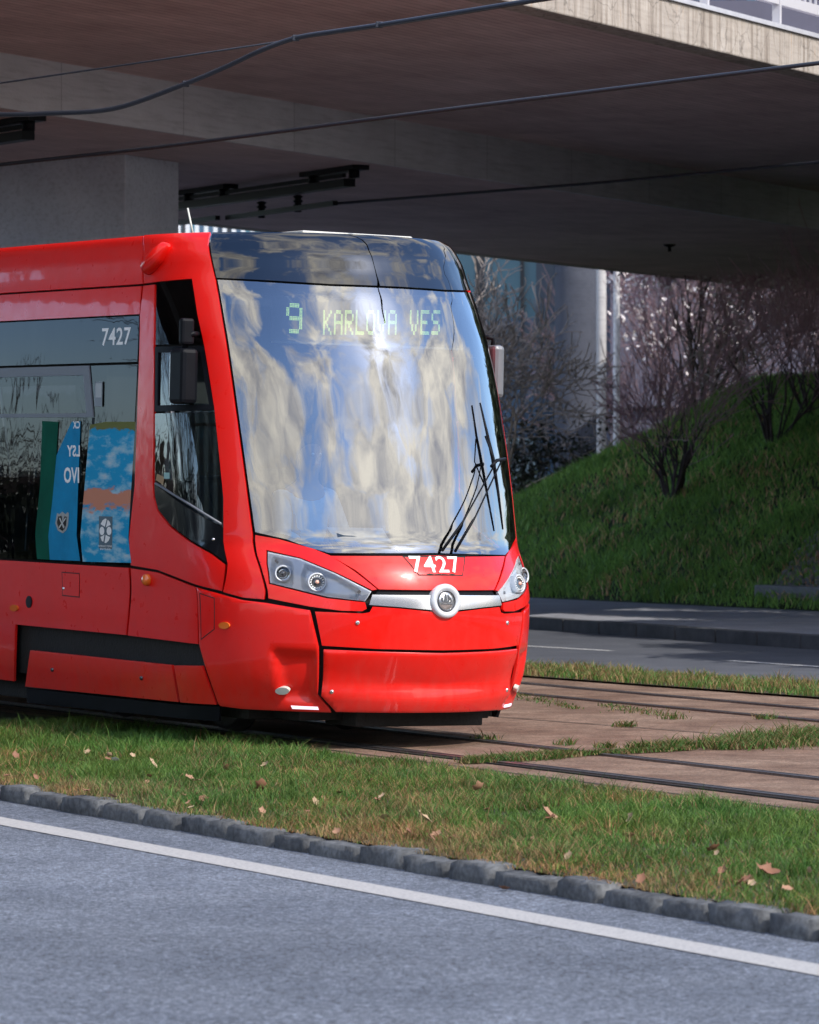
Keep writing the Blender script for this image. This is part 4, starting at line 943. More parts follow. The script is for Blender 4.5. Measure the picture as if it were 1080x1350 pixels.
def grasscol(dry, n):
    g1 = np.array([.045, .115, .022]); g2 = np.array([.10, .19, .035]); d1 = np.array([.30, .24, .11]); d2 = np.array([.20, .11, .05])
    r = rng.random((n, 1)); r2 = rng.random((n, 1)); g = g1*(1-r)+g2*r; d = d1*(1-r2)+d2*r2; k = (rng.random((n, 1)) < dry[:, None])
    return np.where(k, d, g)*(.75+.5*rng.random((n, 1)))
kbk = (kf[0]+kn*(KW-.065), kf[1]+kn*(KW-.065)); ve2 = (ve[0]-kn*.05, ve[1]-kn*.05)
n = 330000; x_, y_, v_, u_ = strip_points(n, kbk, ve2, 54, 80)
cl_ = fbm(x_, y_, 4.2, 5); fine = fbm(x_, y_, 9, 15); dryn = fbm(x_, y_, 1.1, 9)
dry = np.clip(.08+.62*np.exp(-v_*6.0)+(dryn-.5)*1.1, .02, .85)
keep = rng.random(n) < np.clip(.30+fine*1.1, .2, 1)
x_, y_, v_, cl_, dry, fine = [q[keep] for q in (x_, y_, v_, cl_, dry, fine)]; n = len(x_)
hg = (.008+.135*cl_**2.6+.05*fine**2)*(.5+.8*rng.random(n))*np.clip(.6+v_*3, .5, 1); hg = np.where(rng.random(n) < .012, hg*1.7+.02, hg)
gcol = grasscol(dry, n)*np.clip(.45+1.1*fbm(x_, y_, 6, 77), .5, 1.6)[:, None]; gcol[:, 0] *= np.clip(.7+.8*fbm(x_, y_, 1.7, 78), .7, 1.5)
hum = .05*np.sin(np.pi*np.clip(v_, 0, 1))
P0 = np.stack([x_, y_, ZV-.03+0*x_], 1)
blade_mesh('grass', P0, hg, .003+.004*rng.random(n), gcol, .35+.9*rng.random(n), gm)
# far strip: taller and drier
n = 50000; x_, y_, v_, u_ = strip_points(n, (fs_[0], fs_[1]), (fr0[0]-kn*.1, fr0[1]-kn*.1), 50, 82); cl_ = fbm(x_, y_, 2.5, 21)
hg = (.03+.12*cl_**1.5)*(.5+.7*rng.random(n)); blade_mesh('far_grass', np.stack([x_, y_, 0*x_+.01], 1), hg, .006+.005*rng.random(n), grasscol(np.clip(.45+(cl_-.5), .1, .9), n)*1.15, .4+.4*rng.random(n), gm)
# weeds on the slab
wpts = []
def weed_line(pa, pb, n, spread, hh):
    A, B_ = onz(*pa, 0), onz(*pb, 0)
    for _ in range(n):
        u = random.random(); q = A.lerp(B_, u); k = math.sin(math.pi*min(1, max(0, u)))*.7+.3
        wpts.append((q.x+random.gauss(0, spread*k*.8), q.y+random.gauss(0, spread*k*.8), 0, hh*.62*(.3+.9*random.random())*(1.6 if random.random() < .03 else 1)))
        if random.random() < .35: wpts.pop()
weed_line((615, 1006), (760, 996), 5200, .10, .07); weed_line((760, 996), (915, 988), 3000, .05, .05); weed_line((835, 990), (905, 986), 1500, .10, .10)
weed_line((950, 987), (1100, 972), 9000, .28, .10); weed_line((1040, 980), (1120, 968), 3000, .35, .14); weed_line((660, 912), (760, 935), 700, .10, .04); weed_line((800, 930), (880, 945), 500, .14, .04)
for c_, k in (((824, 958), 180), ((723, 1000), 160), ((800, 986), 160), ((885, 948), 120), ((640, 975), 100), ((744, 982), 90), ((1010, 948), 120)):
    weed_line((c_[0]-8, c_[1]), (c_[0]+8, c_[1]), k, .06, .08)
wp_ = np.array(wpts); blade_mesh('weeds', wp_[:, :3], wp_[:, 3], .006+.006*rng.random(len(wp_)), grasscol(np.full(len(wp_), .38), len(wp_))*.8, .7+.5*rng.random(len(wp_)), gm)
# fallen leaves
def leaf_mesh(seed):
    r = random.Random(seed); pts = []
    for i in range(15):
        a = 2*math.pi*i/15; rad = (.55+.45*abs(math.cos(2.5*a)))*(.9+.2*r.random()); pts.append((math.cos(a)*rad, math.sin(a)*rad*.75))
    c = r.uniform(.25, .6); vs = [(0, 0, 0)]+[(x*.5, y*.5, 0) for x, y in pts]+[(x, y, c*(x*x*.6+y*y)+r.uniform(-.06, .06)) for x, y in pts]; n = 15
    fs = [(0, 1+i, 1+(i+1) % n) for i in range(n)]+[(1+i, 1+n+i, 1+n+(i+1) % n, 1+(i+1) % n) for i in range(n)]
    me = bpy.data.meshes.new('leaf'); me.from_pydata(vs, [], fs); me.polygons.foreach_set('use_smooth', [True]*len(fs)); me.update(); return me
lmats = [pmat('tan_leaf', (.30, .165, .10), .7, noise=.3, nscale=20), pmat('pale_leaf', (.36, .25, .155), .7, noise=.25, nscale=20), pmat('brown_leaf', (.20, .09, .05), .7, noise=.3, nscale=20), pmat('white_scrap', (.7, .7, .72), .6)]
lms = []
for k in range(4):
    for j in range(4): me = leaf_mesh(k*10+j); me.materials.append(lmats[k]); lms.append((k, me))
def leaf(px, py, r, k, label, group=None, z=.06):
    me = random.choice([m for q, m in lms if q == k]); o = bpy.data.objects.new('fallen_leaf', me); C.objects.link(o); p = onz(px, py, z); o.location = p
    o.scale = (r, r, r); o.rotation_euler = (random.uniform(-.9, .9), random.uniform(-.9, .9), random.uniform(0, 6.28)); return tag(o, label, 'leaf', group)
leaf(723, 1073, .075, 0, 'large tan curled leaf on the grass, the biggest of the fallen leaves')
leaf(632, 1038, .05, 0, 'tan leaf near the top of the grass below the tram nose')
leaf(559, 1078, .06, 1, 'pale upright leaf on the grass left of the biggest leaf')
leaf(1013, 1150, .06, 2, 'reddish brown leaf on the grass at far right near the kerb')
leaf(832, 1079, .04, 1, 'pale leaf alone in the middle of the right half of the grass')
leaf(202, 1006, .045, 1, 'cream leaf on the grass under the tram side, left part')
leaf(350, 1008, .035, 1, 'cream leaf on the grass under the tram front corner')
leaf(345, 1036, .05, 2, 'dark reddish leaf in the grass centre left')
leaf(665, 1172, .035, 2, 'small red leaf lying on the asphalt beside the kerb', z=ZR+.01)
sc_o = leaf(152, 1001, .03, 3, 'small white scrap of litter on the grass at left'); sc_o.name = 'litter_scrap'; sc_o['category'] = 'litter'
for i in range(60):
    u = random.random(); px = random.uniform(0, 1080); top = 950+px*.125+ (1074-938-135)*.0; bot = 1035+px*.17; v = random.random()**.6; py = top+12+(bot-top-18)*v
    leaf(px, py, random.uniform(.018, .036), (kk_ := random.choice([0, 0, 1, 2, 2])), 'small '+('tan', 'pale cream', 'dark brown')[kk_]+' dry leaf scattered in the grass', 'small '+('tan', 'pale cream', 'dark brown')[kk_]+' leaves scattered over the verge', z=.045)
# ------------------------------------------------------------------ embankment
def hillz(e, d):
    """e towards the viewer along the foot line, d up the slope"""
    base = .05+.435*np.maximum(d, 0)-.04*(d < 0); top = 3.55; z = np.minimum(base, top+.10*(base-top)); fall = np.clip((-6.0-e)/5.0, 0, 1); fall = fall*fall*(3-2*fall)
    return z*(1-fall)-.6*fall*(d > 0)
HO = onz(700, 788, .05); 
hd_ = (onz(1080, 806, .05)-HO).normalized(); hn_ = Vector((-hd_.y, hd_.x, 0)); hn_ = hn_ if hn_.y > 0 else -hn_
def hxy(e, d): return HO.x+hd_.x*e+hn_.x*d, HO.y+hd_.y*e+hn_.y*d
def hill_surface(px, py, off=0):
    """where the ray through a pixel meets the slope"""
    for Y in np.arange(50, 95, .05):
        p = at(px, py, Y); r = p-HO; e = r.x*hd_.x+r.y*hd_.y; d = r.x*hn_.x+r.y*hn_.y
        if d > 0 and p.z <= float(hillz(np.array(e), np.array(d))): return p
    return at(px, py, 74)
es = np.linspace(-14, 60, 150); ds_ = np.concatenate([np.linspace(-.4, 16, 60), np.array([22, 40])]); EE, DD = np.meshgrid(es, ds_, indexing='ij')
ZZ = hillz(EE, DD)+.10*(fbm(EE, DD, .8, 33)-.5)*np.clip(DD, 0, 1); XX, YY = hxy(EE, DD)
me = bpy.data.meshes.new('embankment'); nd = len(ds_)
me.from_pydata(np.stack([XX, YY, ZZ], -1).reshape(-1, 3).tolist(), [], [(i*nd+j, (i+1)*nd+j, (i+1)*nd+j+1, i*nd+j+1) for i in range(len(es)-1) for j in range(nd-1)])
me.polygons.foreach_set('use_smooth', [True]*len(me.polygons)); me.update()
hm = rgh('embankment_soil', (.022, .036, .012), (.04, .06, .02), 3, bump=.8, bscale=20, dist=.05, extra=[(1.2, .75, 1.25, 'MULTIPLY', .8, (1, 1, 1))])
link('embankment', me, hm, kind='structure')
n = 190000; e_ = -10+rng.random(n)*26; d_ = rng.random(n)*13; x_, y_ = hxy(e_, d_); cl_ = fbm(x_, y_, 1.6, 41); z_ = hillz(e_, d_)
bare = fbm(x_, y_, .7, 55); kp = rng.random(n) < np.clip(1.6-bare*1.4, .3, 1)
x_, y_, z_, cl_, bare, e_, d_ = [q[kp] for q in (x_, y_, z_, cl_, bare, e_, d_)]; n = len(x_)
blade_mesh('embankment_grass', np.stack([x_, y_, z_], 1), (.06+.14*cl_)*(.6+.7*rng.random(n)), .014+.012*rng.random(n), grasscol(np.clip(.03+(bare-.5)*.7, 0, .5), n)*np.clip(.9+1.2*fbm(x_, y_, .9, 71), .8, 2)[:, None]*np.array([2.1, 1.8, 2.3]), .4+.5*rng.random(n), gm)
# stone pitched slope and kerb block at the right
sp = MB(); qd = [hill_surface(*q) for q in ((1003, 800), (1130, 803), (1130, 660), (1082, 700), (1040, 748), (1022, 775))]
q0 = hill_surface(1010, 798); 
def inpoly(px, py, poly):
    return bool(pip(np.array([px]), np.array([py]), poly)[0])
poly_px = [(1012, 790), (1200, 800), (1200, 560), (1092, 690), (1060, 722), (1035, 752)]
cnt = 0
for gy in np.arange(560, 800, 6.0):
    for gx in np.arange(1010, 1200, 8.5):
        px, py = gx+random.uniform(-2.5, 2.5)+(4 if int(gy/6) % 2 else 0), gy+random.uniform(-2, 2)
        if not inpoly(px, py, poly_px): continue
        c = hill_surface(px, py); up = (Vector((0, 0, 1))-hn_*.4).normalized(); ax = hd_; az = up.cross(ax).normalized()
        r = random.uniform(.038, .055); vs = []
        for k in range(7):
            a = 2*math.pi*k/7+random.uniform(-.2, .2); vs.append(c+ax*math.cos(a)*r*1.15+az*math.sin(a)*r*1.35-up*.02)
        for k in range(7):
            a = 2*math.pi*k/7+random.uniform(-.2, .2); vs.append(c+ax*math.cos(a)*r*.85+az*math.sin(a)*r+up*random.uniform(.05, .07))
        sp.add(vs, [tuple(range(7, 14))]+[(k, (k+1) % 7, 7+(k+1) % 7, 7+k) for k in range(7)], False)
sp.build('stone_pitching', rgh('pitching_stone', (.16, .165, .18), (.34, .34, .36), 5, bump=.8, bscale=20, dist=.03), label='slope paved with small grey stones at the right end of the bank', cat='retaining slope')
b = MB(); A = onz(1006, 800, .05); B_ = A+hd_*6; b.box((A+B_)/2+Vector((0, 0, .14)), ((B_-A).length, .3, .34), (hd_, hn_, Vector((0, 0, 1))))
b.build('concrete_block', rgh('block_concrete', (.16, .165, .175), (.24, .245, .25), 4), bevel=.02, label='low grey concrete edge beam at the foot of the stone paved slope', cat='kerb block')
# ------------------------------------------------------------------ bridge
ZS, ZB = 6.30, 5.724
bd_ = Vector((math.sin(R(27.2)), math.cos(R(27.2)), 0)); bn = Vector((-bd_.y, bd_.x, 0))      # along the deck, away to the left-back
def conc(name, lo, hi, boards=True, cracks=False, stain=.0, bw=.12, rough=.85):
    m, nt, b = mat_base(name); Lk = nt.links.new; b.inputs['Roughness'].default_value = rough; b.inputs['Specular IOR Level'].default_value = .25
    t = N_(nt, 'ShaderNodeTexCoord'); n = N_(nt, 'ShaderNodeTexNoise', i_Scale=.9, i_Detail=9, i_Roughness=.65); Lk(t.outputs['Object'], n.inputs['Vector'])
    r = ramp(nt, [(.3, lo), (.7, hi)]); Lk(n.outputs['Fac'], r.inputs[0]); col = r.outputs[0]
    def mul(vec, stops, fac=1.0):
        nonlocal col
        rr = ramp(nt, stops); Lk(vec, rr.inputs[0]); mx = N_(nt, 'ShaderNodeMix', data_type='RGBA', blend_type='MULTIPLY'); mx.inputs['Factor'].default_value = fac
        Lk(col, mx.inputs['A']); Lk(rr.outputs[0], mx.inputs['B']); col = mx.outputs['Result']
    m2 = N_(nt, 'ShaderNodeMapping'); m2.inputs['Scale'].default_value = (1.2, 14, 14); Lk(t.outputs['Object'], m2.inputs[0])
    n2 = N_(nt, 'ShaderNodeTexNoise', i_Scale=1.6, i_Detail=5, i_Roughness=.6); Lk(m2.outputs[0], n2.inputs['Vector'])
    mul(n2.outputs['Fac'], [(.25, .72), (.5, 1.0), (.75, 1.1)], .8)
    if boards:
        br = N_(nt, 'ShaderNodeTexBrick', i_Scale=1.0); br.inputs['Brick Width'].default_value = 2.6; br.inputs['Row Height'].default_value = bw; br.inputs['Mortar Size'].default_value = .006
        for k, v in (('Color1', (1, 1, 1, 1)), ('Color2', (.88, .88, .88, 1)), ('Mortar', (.42, .42, .42, 1))): br.inputs[k].default_value = v
        Lk(t.outputs['Object'], br.inputs['Vector']); mx = N_(nt, 'ShaderNodeMix', data_type='RGBA', blend_type='MULTIPLY'); mx.inputs['Factor'].default_value = .85
        Lk(col, mx.inputs['A']); Lk(br.outputs['Color'], mx.inputs['B']); col = mx.outputs['Result']
    if cracks:
        nz = N_(nt, 'ShaderNodeTexNoise', i_Scale=3.0, i_Detail=5); Lk(t.outputs['Object'], nz.inputs['Vector'])
        vm = N_(nt, 'ShaderNodeVectorMath', operation='MULTIPLY_ADD'); vm.inputs[1].default_value = (.35, .35, .35); Lk(nz.outputs['Color'], vm.inputs[0]); Lk(t.outputs['Object'], vm.inputs[2])
        v = N_(nt, 'ShaderNodeTexVoronoi', feature='DISTANCE_TO_EDGE', i_Scale=2.3); Lk(vm.outputs[0], v.inputs['Vector']); mul(v.outputs['Distance'], [(0, .45), (.022, 1), (1, 1)], .75)
        m3 = N_(nt, 'ShaderNodeMapping'); m3.inputs['Scale'].default_value = (9, 9, .5); Lk(t.outputs['Object'], m3.inputs[0])
        n3 = N_(nt, 'ShaderNodeTexNoise', i_Scale=1.5, i_Detail=6, i_Roughness=.65); Lk(m3.outputs[0], n3.inputs['Vector']); mul(n3.outputs['Fac'], [(.30, (.45, .40, .36)), (.50, (1, .98, .95)), (.62, (1.05, 1.05, 1.05)), (.70, (.95, .72, .50))], .9)
    Lk(col, b.inputs['Base Color'])
    n4 = N_(nt, 'ShaderNodeTexNoise', i_Scale=30, i_Detail=5); Lk(t.outputs['Object'], n4.inputs['Vector']); bp = N_(nt, 'ShaderNodeBump', i_Strength=.5, i_Distance=.01); Lk(n4.outputs['Fac'], bp.inputs['Height']); Lk(bp.outputs[0], b.inputs['Normal'])
    return m
csoff = conc('soffit_concrete', (.46, .34, .33), (.66, .51, .50)); cweb = conc('web_concrete', (.56, .56, .58), (.70, .70, .73), bw=.25); cfas = conc('edge_concrete', (.30, .265, .235), (.44, .40, .365), boards=False, cracks=True); cpier = conc('pier_concrete', (.54, .57, .64), (.68, .71, .78), boards=False)
Fp = onz(1080, 97, ZS); Wp = onz(540, 222, ZB); Bp = onz(1080, 385, ZB); Fp2 = onz(655, 0, ZS)
def off_n(p): return p.x*bn.x+p.y*bn.y
nF, nW, nB = (off_n(Fp)+off_n(Fp2))/2, off_n(Wp), off_n(Bp)
TOP = 6.70; LA, LB = -60, 130
bridge = empty('bridge', Vector((bn.x*nW, bn.y*nW, 0))+bd_*38, math.atan2(bd_.y, bd_.x), label='concrete road bridge crossing overhead, dark soffit and pale cracked sunlit edge', cat='bridge')
def bl(l, nn_, z): return Vector((l-38, nn_-nW, z))      # bridge frame: x along the deck, y away from the viewer
def bbox(mb, l0, l1, n0, n1, z0, z1):
    mb.box(bl((l0+l1)/2, (n0+n1)/2, (z0+z1)/2), (l1-l0, abs(n1-n0), z1-z0)); return mb
# the deck runs straight over the tracks, then bends away to the left before the tram's nose
L0B, RB_ = 32.0, 26.0
path = [(l, None) for l in (130, 100, 80, 70, 60, 50, 45, 40, 36, 32)]+[(L0B, k*R(6)) for k in range(1, 16)]
def sweep(n0, n1, z0, z1):
    """box section between offsets n0..n1 (metres across the deck) and heights z0..z1"""
    mb = MB(); vs = []
    for l, a in path:
        for n_, z_ in ((n0, z0), (n1, z0), (n1, z1), (n0, z1)):
            if a is None: vs.append(bl(l, n_, z_))
            else:      # turn about a point on the far side
                cn = nB+RB_; r = cn-n_; vs.append(bl(l-r*math.sin(a), cn-r*math.cos(a), z_))
    m = len(path); fs = [(0, 1, 2, 3), (4*m-1, 4*m-2, 4*m-3, 4*m-4)]
    for i in range(m-1):
        for k in range(4): fs.append((4*i+k, 4*(i+1)+k, 4*(i+1)+(k+1) % 4, 4*i+(k+1) % 4))
    return mb.add(vs, fs)
sweep(nF+.32, nW+.02, ZS, ZS+.28).build('deck_slab', csoff, bridge)
sweep(nW+.02, nB, ZB, ZB+.2).build('box_girder', csoff, bridge)
sweep(nW-.03, nW+.02, ZB-.004, ZS+.1).build('girder_web', cweb, bridge)
sweep(nF, nF+.32, ZS-.006, TOP).build('edge_beam', cfas, bridge, bevel=.015)
sweep(nB-.004, nB+.30, ZB-.006, TOP+.3).build('far_edge_beam', cfas, bridge)
sweep(nW+.02, nB, ZB+.21, ZS+.33).build('deck_fill', csoff, bridge)
sweep(nF-.03, nF+.34, TOP+.002, TOP+.05).build('edge_capping', pmat('pale_metal', (.50, .50, .54), .45, metal=.2, noise=.1), bridge)
# railing on the edge: posts, rails and bars near the picture, one object
rl = MB(); palem = pmat('railing_paint', (.48, .47, .50), .45)
for l in np.arange(28, 74, 2.0): rl.box(bl(l, nF+.1, TOP+.6), (.05, .09, 1.1))
rl.box(bl(50, nF+.1, TOP+1.12), (44, .08, .06)); rl.box(bl(50, nF+.1, TOP+.34), (44, .07, .11))
for l in np.arange(28.1, 72, .16): rl.box(bl(l, nF+.1, TOP+.73), (.022, .022, .72))
ro = rl.build('railing', palem); ro.matrix_world = bridge.matrix_basis.copy(); tag(ro, 'pale metal railing with upright bars on top of the bridge edge', 'railing')
# pier
pc = onz(165, 203.5, ZB); pr = onz(236, 214, ZB)
pw = (Vector((pr.x, pr.y, 0))-Vector((pc.x, pc.y, 0))); tlen = abs(pw.dot(bd_))
pa_ = Vector((pc.x, pc.y, 0)); b = MB(); wd_, ln_ = max(.9, pw.length), 6.0
dirn = Vector((onz(0, 215.5, ZB)-pc).xy.to_3d()).normalized(); dirp = Vector((-dirn.y, dirn.x, 0)); 
if dirp.dot(Vector((1, 1, 0))) < 0: dirp = -dirp
dirp = pw.normalized()
vs = [pa_, pa_+dirn*ln_, pa_+dirn*ln_+dirp*wd_, pa_+dirp*wd_]
b.add([v+Vector((0, 0, -.3)) for v in vs]+[v+Vector((0, 0, ZB+.01)) for v in vs], [(0, 1, 5, 4), (1, 2, 6, 5), (2, 3, 7, 6), (3, 0, 4, 7), (4, 5, 6, 7)])
b.build('bridge_pier', cpier, label='pale grey concrete pier of the bridge standing behind the tram roof', cat='pier', bevel=.02)
# cylindrical column, shaded and sunlit sides painted as two parts, and poles beyond
col_m = conc('column_shaded_side', (.055, .062, .085), (.09, .098, .125), boards=False)  # dark tone carries the shade on the column
c = at(761, 600, 86); b = MB(); b.lathe([(.46, -.6), (.46, 9.5)], (c.x, c.y, 0), (0, 0, 1), 40); b.build('round_column', col_m, label='thick round column behind the bank, darkened in colour for its shaded side', cat='column')
c = at(793, 600, 83.5); b = MB(); b.lathe([(.10, -.6), (.10, 9.5)], (c.x, c.y, 0), (0, 0, 1), 20); b.build('column_sunlit_strip', conc('column_lit_tone', (.42, .41, .42), (.56, .55, .55), boards=False), label='added pale strip painted for the sunlit right edge of the thick round column', cat='column')  # added part, its pale colour stands for sun on the round column
c = at(813, 600, 82); b = MB(); b.lathe([(.07, -.6), (.062, 9.0)], (c.x, c.y, 0), (0, 0, 1), 14); b.lathe([(.11, -.6), (.11, .8), (.07, .85)], (c.x, c.y, 0), (0, 0, 1), 14)
b.build('lamp_pole', pmat('white_pole', (.60, .60, .62), .5, noise=.3, nscale=14), label='slim white metal pole right of the thick round column', cat='pole')
# drain outlet under the soffit
c = onz(883, 322, ZB); b = MB(); b.lathe([(.0005, 0), (.11, 0), (.09, -.03), (.03, -.05), (.03, -.12), (.0005, -.12)], c, (0, 0, 1), 14); b.build('drain_outlet', M['black'], label='small dark drain outlet under the bridge soffit', cat='drain')
# ------------------------------------------------------------------ overhead wires and their mounting under the deck
wm = pmat('wire', (.035, .04, .055), .5, metal=.4)
def smooth(q, k=6):
    q = [q[0]]+q+[q[-1]]; out = []
    for i in range(1, len(q)-2):
        for j in range(k):
            u = j/k; a, b_, c_, d_ = q[i-1], q[i], q[i+1], q[i+2]
            out.append(.5*((2*b_)+(c_-a)*u+(2*a-5*b_+4*c_-d_)*u*u+(3*b_-a-3*c_+d_)*u**3))
    return out+[q[-2]]
def wire(name, pts, r, label, mat=wm):
    """pts: (px, py, depth)"""
    q = [at(x, y, Y) for x, y, Y in pts]; q = smooth(q) if len(q) > 5 else q; b = MB(); b.tube(q, r, 6); return b.build(name, mat, label=label, cat='wire')
wire('overhead_wire', [(-160, 237, 38.0), (0, 217, 37), (236, 190.5, 35.5), (540, 150.5, 33.8), (800, 118, 32.6), (1080, 83, 31.4), (1500, 33, 30)], .017, 'straight overhead wire running across the picture from left under the beam to the upper right')
wire('overhead_wire', [(440, 268.5, 52.3), (800, 240, 49.4), (1080, 213.5, 47.1), (1500, 175, 44.4)], .018, 'lower overhead wire leading right from the dark mounting under the bridge')
wire('support_cable', [(-160, 152, 33), (0, 151, 32), (60, 149.5, 31.7), (150, 143, 31.2), (240, 112, 30.7), (300, 87, 30.4), (345, 66, 30.1), (390, 50, 29.9), (445, 41, 29.6), (500, 33, 29.2), (600, 17, 28.6), (700, 1, 28), (900, -30, 27)], .019, 'thick drooping cable curving from the left edge up to the top of the picture')
wire('span_wire', [(-160, 136, 33), (0, 109.5, 32), (195, 81, 31), (390, 51.5, 29.92)], .007, 'thin wire running from the left edge up to the drooping cable')
for x, y, Y in ((500, 32.6, 29.2), (390, 50, 29.9), (245, 110.5, 30.7)):
    c = at(x, y, Y); b = MB(); b.box(c, (.05, .035, .045)); b.build('cable_clamp', wm, label={500: 'small clamp on the drooping cable, rightmost', 390: 'small clamp where the thin wire meets the drooping cable', 245: 'small clamp low on the drooping cable, leftmost'}[x], cat='clamp', bevel=.006)
def mounting(name, A, B_, label, extra):
    root = empty(name, A, label=label, cat='wire mounting'); 
    b = MB(); d = (B_-A).normalized(); b.bar(Vector((0, 0, 0)), B_-A, .16, .10); b.bar(Vector((0, 0, .10)), (B_-A)*.98+Vector((0, 0, .10)), .05, .05); b.build('beam', M['black'], root)
    for k in extra:
        p = (B_-A)*k; b = MB(); top = ZB-(A.z+p.z); b.bar(p+Vector((0, 0, top-.03))-d*.75, p+Vector((0, 0, top-.03))+d*.75, .22, .06); b.tube([p-d*.55+Vector((0, 0, .05)), p-d*.55+Vector((0, 0, top-.02))], .07, 10); b.tube([p+d*.55+Vector((0, 0, .05)), p+d*.55+Vector((0, 0, top-.02))], .07, 10); b.build('bracket', M['black'], root)
    return root, d
A, B_ = at(190, 279, 51.5), at(461, 239.5, 45.5)
A.z = 5.02; B_.z = 5.02
A = onz(150, 284, ZB-.2); B_ = onz(461, 240.5, ZB-.2)
rt, d = mounting('wire_mounting', A, B_, 'black steel beam with insulators hung under the bridge soffit, above the tram roof', (.42, .94))
c0 = onz(300, 287, ZB-.42); c1 = onz(442, 267.5, ZB-.42)
b = MB(); b.bar(c0-A, c1-A, .07, .06); b.build('trolley_bar', M['black'], rt)
c2_, c3_ = onz(235, 294, ZB-.42), onz(287, 287, ZB-.42); b = MB(); b.bar(c2_-A, c3_-A, .07, .06); b.build('trolley_bar', M['black'], rt)
for px, py in ((345, 272), (393, 264)):
    q = onz(px, py-7, ZB-.22)-A; b = MB(); b.lathe([(.03, 0), (.07, -.02), (.04, -.05), (.07, -.08), (.04, -.11), (.07, -.14), (.04, -.17), (.05, -.22)], q, (0, 0, 1), 12); b.build('insulator', M['black'], rt)
A = onz(-80, 196, ZB-.2); B_ = onz(37, 178, ZB-.2); rt, d = mounting('wire_mounting', A, B_, 'black steel beam hung under the bridge at the far left edge of the picture', (.75,))
# ------------------------------------------------------------------ office building behind, blue glass
gl = glass_mat('facade_glass', (.02, .05, .07), .35, 1.2, .08)
m, nt, b_ = mat_base('blue_facade'); Lk = nt.links.new; b_.inputs['Roughness'].default_value = .25; b_.inputs['Specular IOR Level'].default_value = .8
t = N_(nt, 'ShaderNodeTexCoord'); v = N_(nt, 'ShaderNodeTexWhiteNoise', noise_dimensions='2D'); mp_ = N_(nt, 'ShaderNodeMapping'); mp_.inputs['Scale'].default_value = (1/1.2, 1, 1/3.4); Lk(t.outputs['Object'], mp_.inputs[0])
sp_ = N_(nt, 'ShaderNodeSeparateXYZ'); Lk(mp_.outputs[0], sp_.inputs[0]); fx = N_(nt, 'ShaderNodeMath', operation='FLOOR'); fz = N_(nt, 'ShaderNodeMath', operation='FLOOR'); Lk(sp_.outputs['X'], fx.inputs[0]); Lk(sp_.outputs['Z'], fz.inputs[0])
cb = N_(nt, 'ShaderNodeCombineXYZ'); Lk(fx.outputs[0], cb.inputs['X']); Lk(fz.outputs[0], cb.inputs['Y']); Lk(cb.outputs[0], v.inputs['Vector'])
rr = ramp(nt, [(0, (.02, .05, .10)), (.35, (.04, .10, .19)), (.6, (.05, .17, .25)), (.82, (.10, .24, .33)), (.95, (.32, .44, .50))], 'CONSTANT'); Lk(v.outputs['Value'], rr.inputs[0]); Lk(rr.outputs[0], b_.inputs['Base Color'])
blu = m; mull = pmat('dark_mullion', (.03, .035, .045), .5); span = pmat('pale_spandrel', (.07, .10, .14), .5, noise=.1)
def office(name, x0, x1, Y, h, label, depth=14, step=1.2, fm=None, mw=1.0):
    root = empty(name, ((x0+x1)/2, Y, -.3), label=label, cat='office building'); w = x1-x0
    b = MB(); b.box((0, depth/2, h/2), (w, depth, h)); b.build('facade', fm or blu, root)
    b = MB(); x = -w/2
    while x <= w/2: b.box((x, -.08, h/2), ((.10 if int(x/step) % 3 else .24)*mw, .16, h)); x += step
    b.build('mullions', mull, root)
    for k in range(1, int(h/3.4)+1):
        b = MB(); b.box((0, -.05, k*3.4-.35), (w, .12, .35)); b.build('spandrel', span, root)
    return root
office('office_building', -34, 46, 118, 30, 'blue glass office building filling the background beyond the bushes')
b = MB(); c = at(1010, 500, 108); b.box((c.x+8, 112, 7), (24, 6, 15)); b.box((c.x+8, 108.9, 11.2), (24.2, .3, .4)); b.box((c.x+8, 108.9, 7.6), (24.2, .3, .4)); b.box((c.x+8, 108.9, 4), (24.2, .3, .4))
b.build('pale_building', pmat('lavender_render', (.09, .09, .135), .7, noise=.15, nscale=.6), label='pale lavender grey building behind the bare bushes at the right edge', cat='building')
# striped blue and white hoarding seen between pier and tram roof
b = MB(); A = at(150, 300, 100); B_ = at(345, 300, 100)
for k in range(16): b.box(Vector((A.x+(B_.x-A.x)*k/16, 100, 4.1)), (.10, .10, 8.8))
b.build('white_columns', pmat('white_column', (.62, .66, .72), .5), label='row of slim white uprights in front of the blue building, seen over the tram roof', cat='facade screen')
# sunlit tan hedge/ground behind the bank
b = MB()
for k in range(10): c = at(770+k*24, 590, 88+random.uniform(-1, 1)); b.lathe([(.7, -.5), (.75, .6), (.62, 1.3), (.35, 1.9+.3*random.random()), (.01, 2.1)], (c.x, c.y, 0), (0, 0, 1), 9)
tanh = b.build('dry_hedge', rgh('dry_hedge_leaf', (.22, .11, .045), (.50, .28, .14), 7, bump=1, bscale=12, dist=.1), label='dry tan hedge behind the green bank, partly hidden by the bare bushes', cat='hedge')
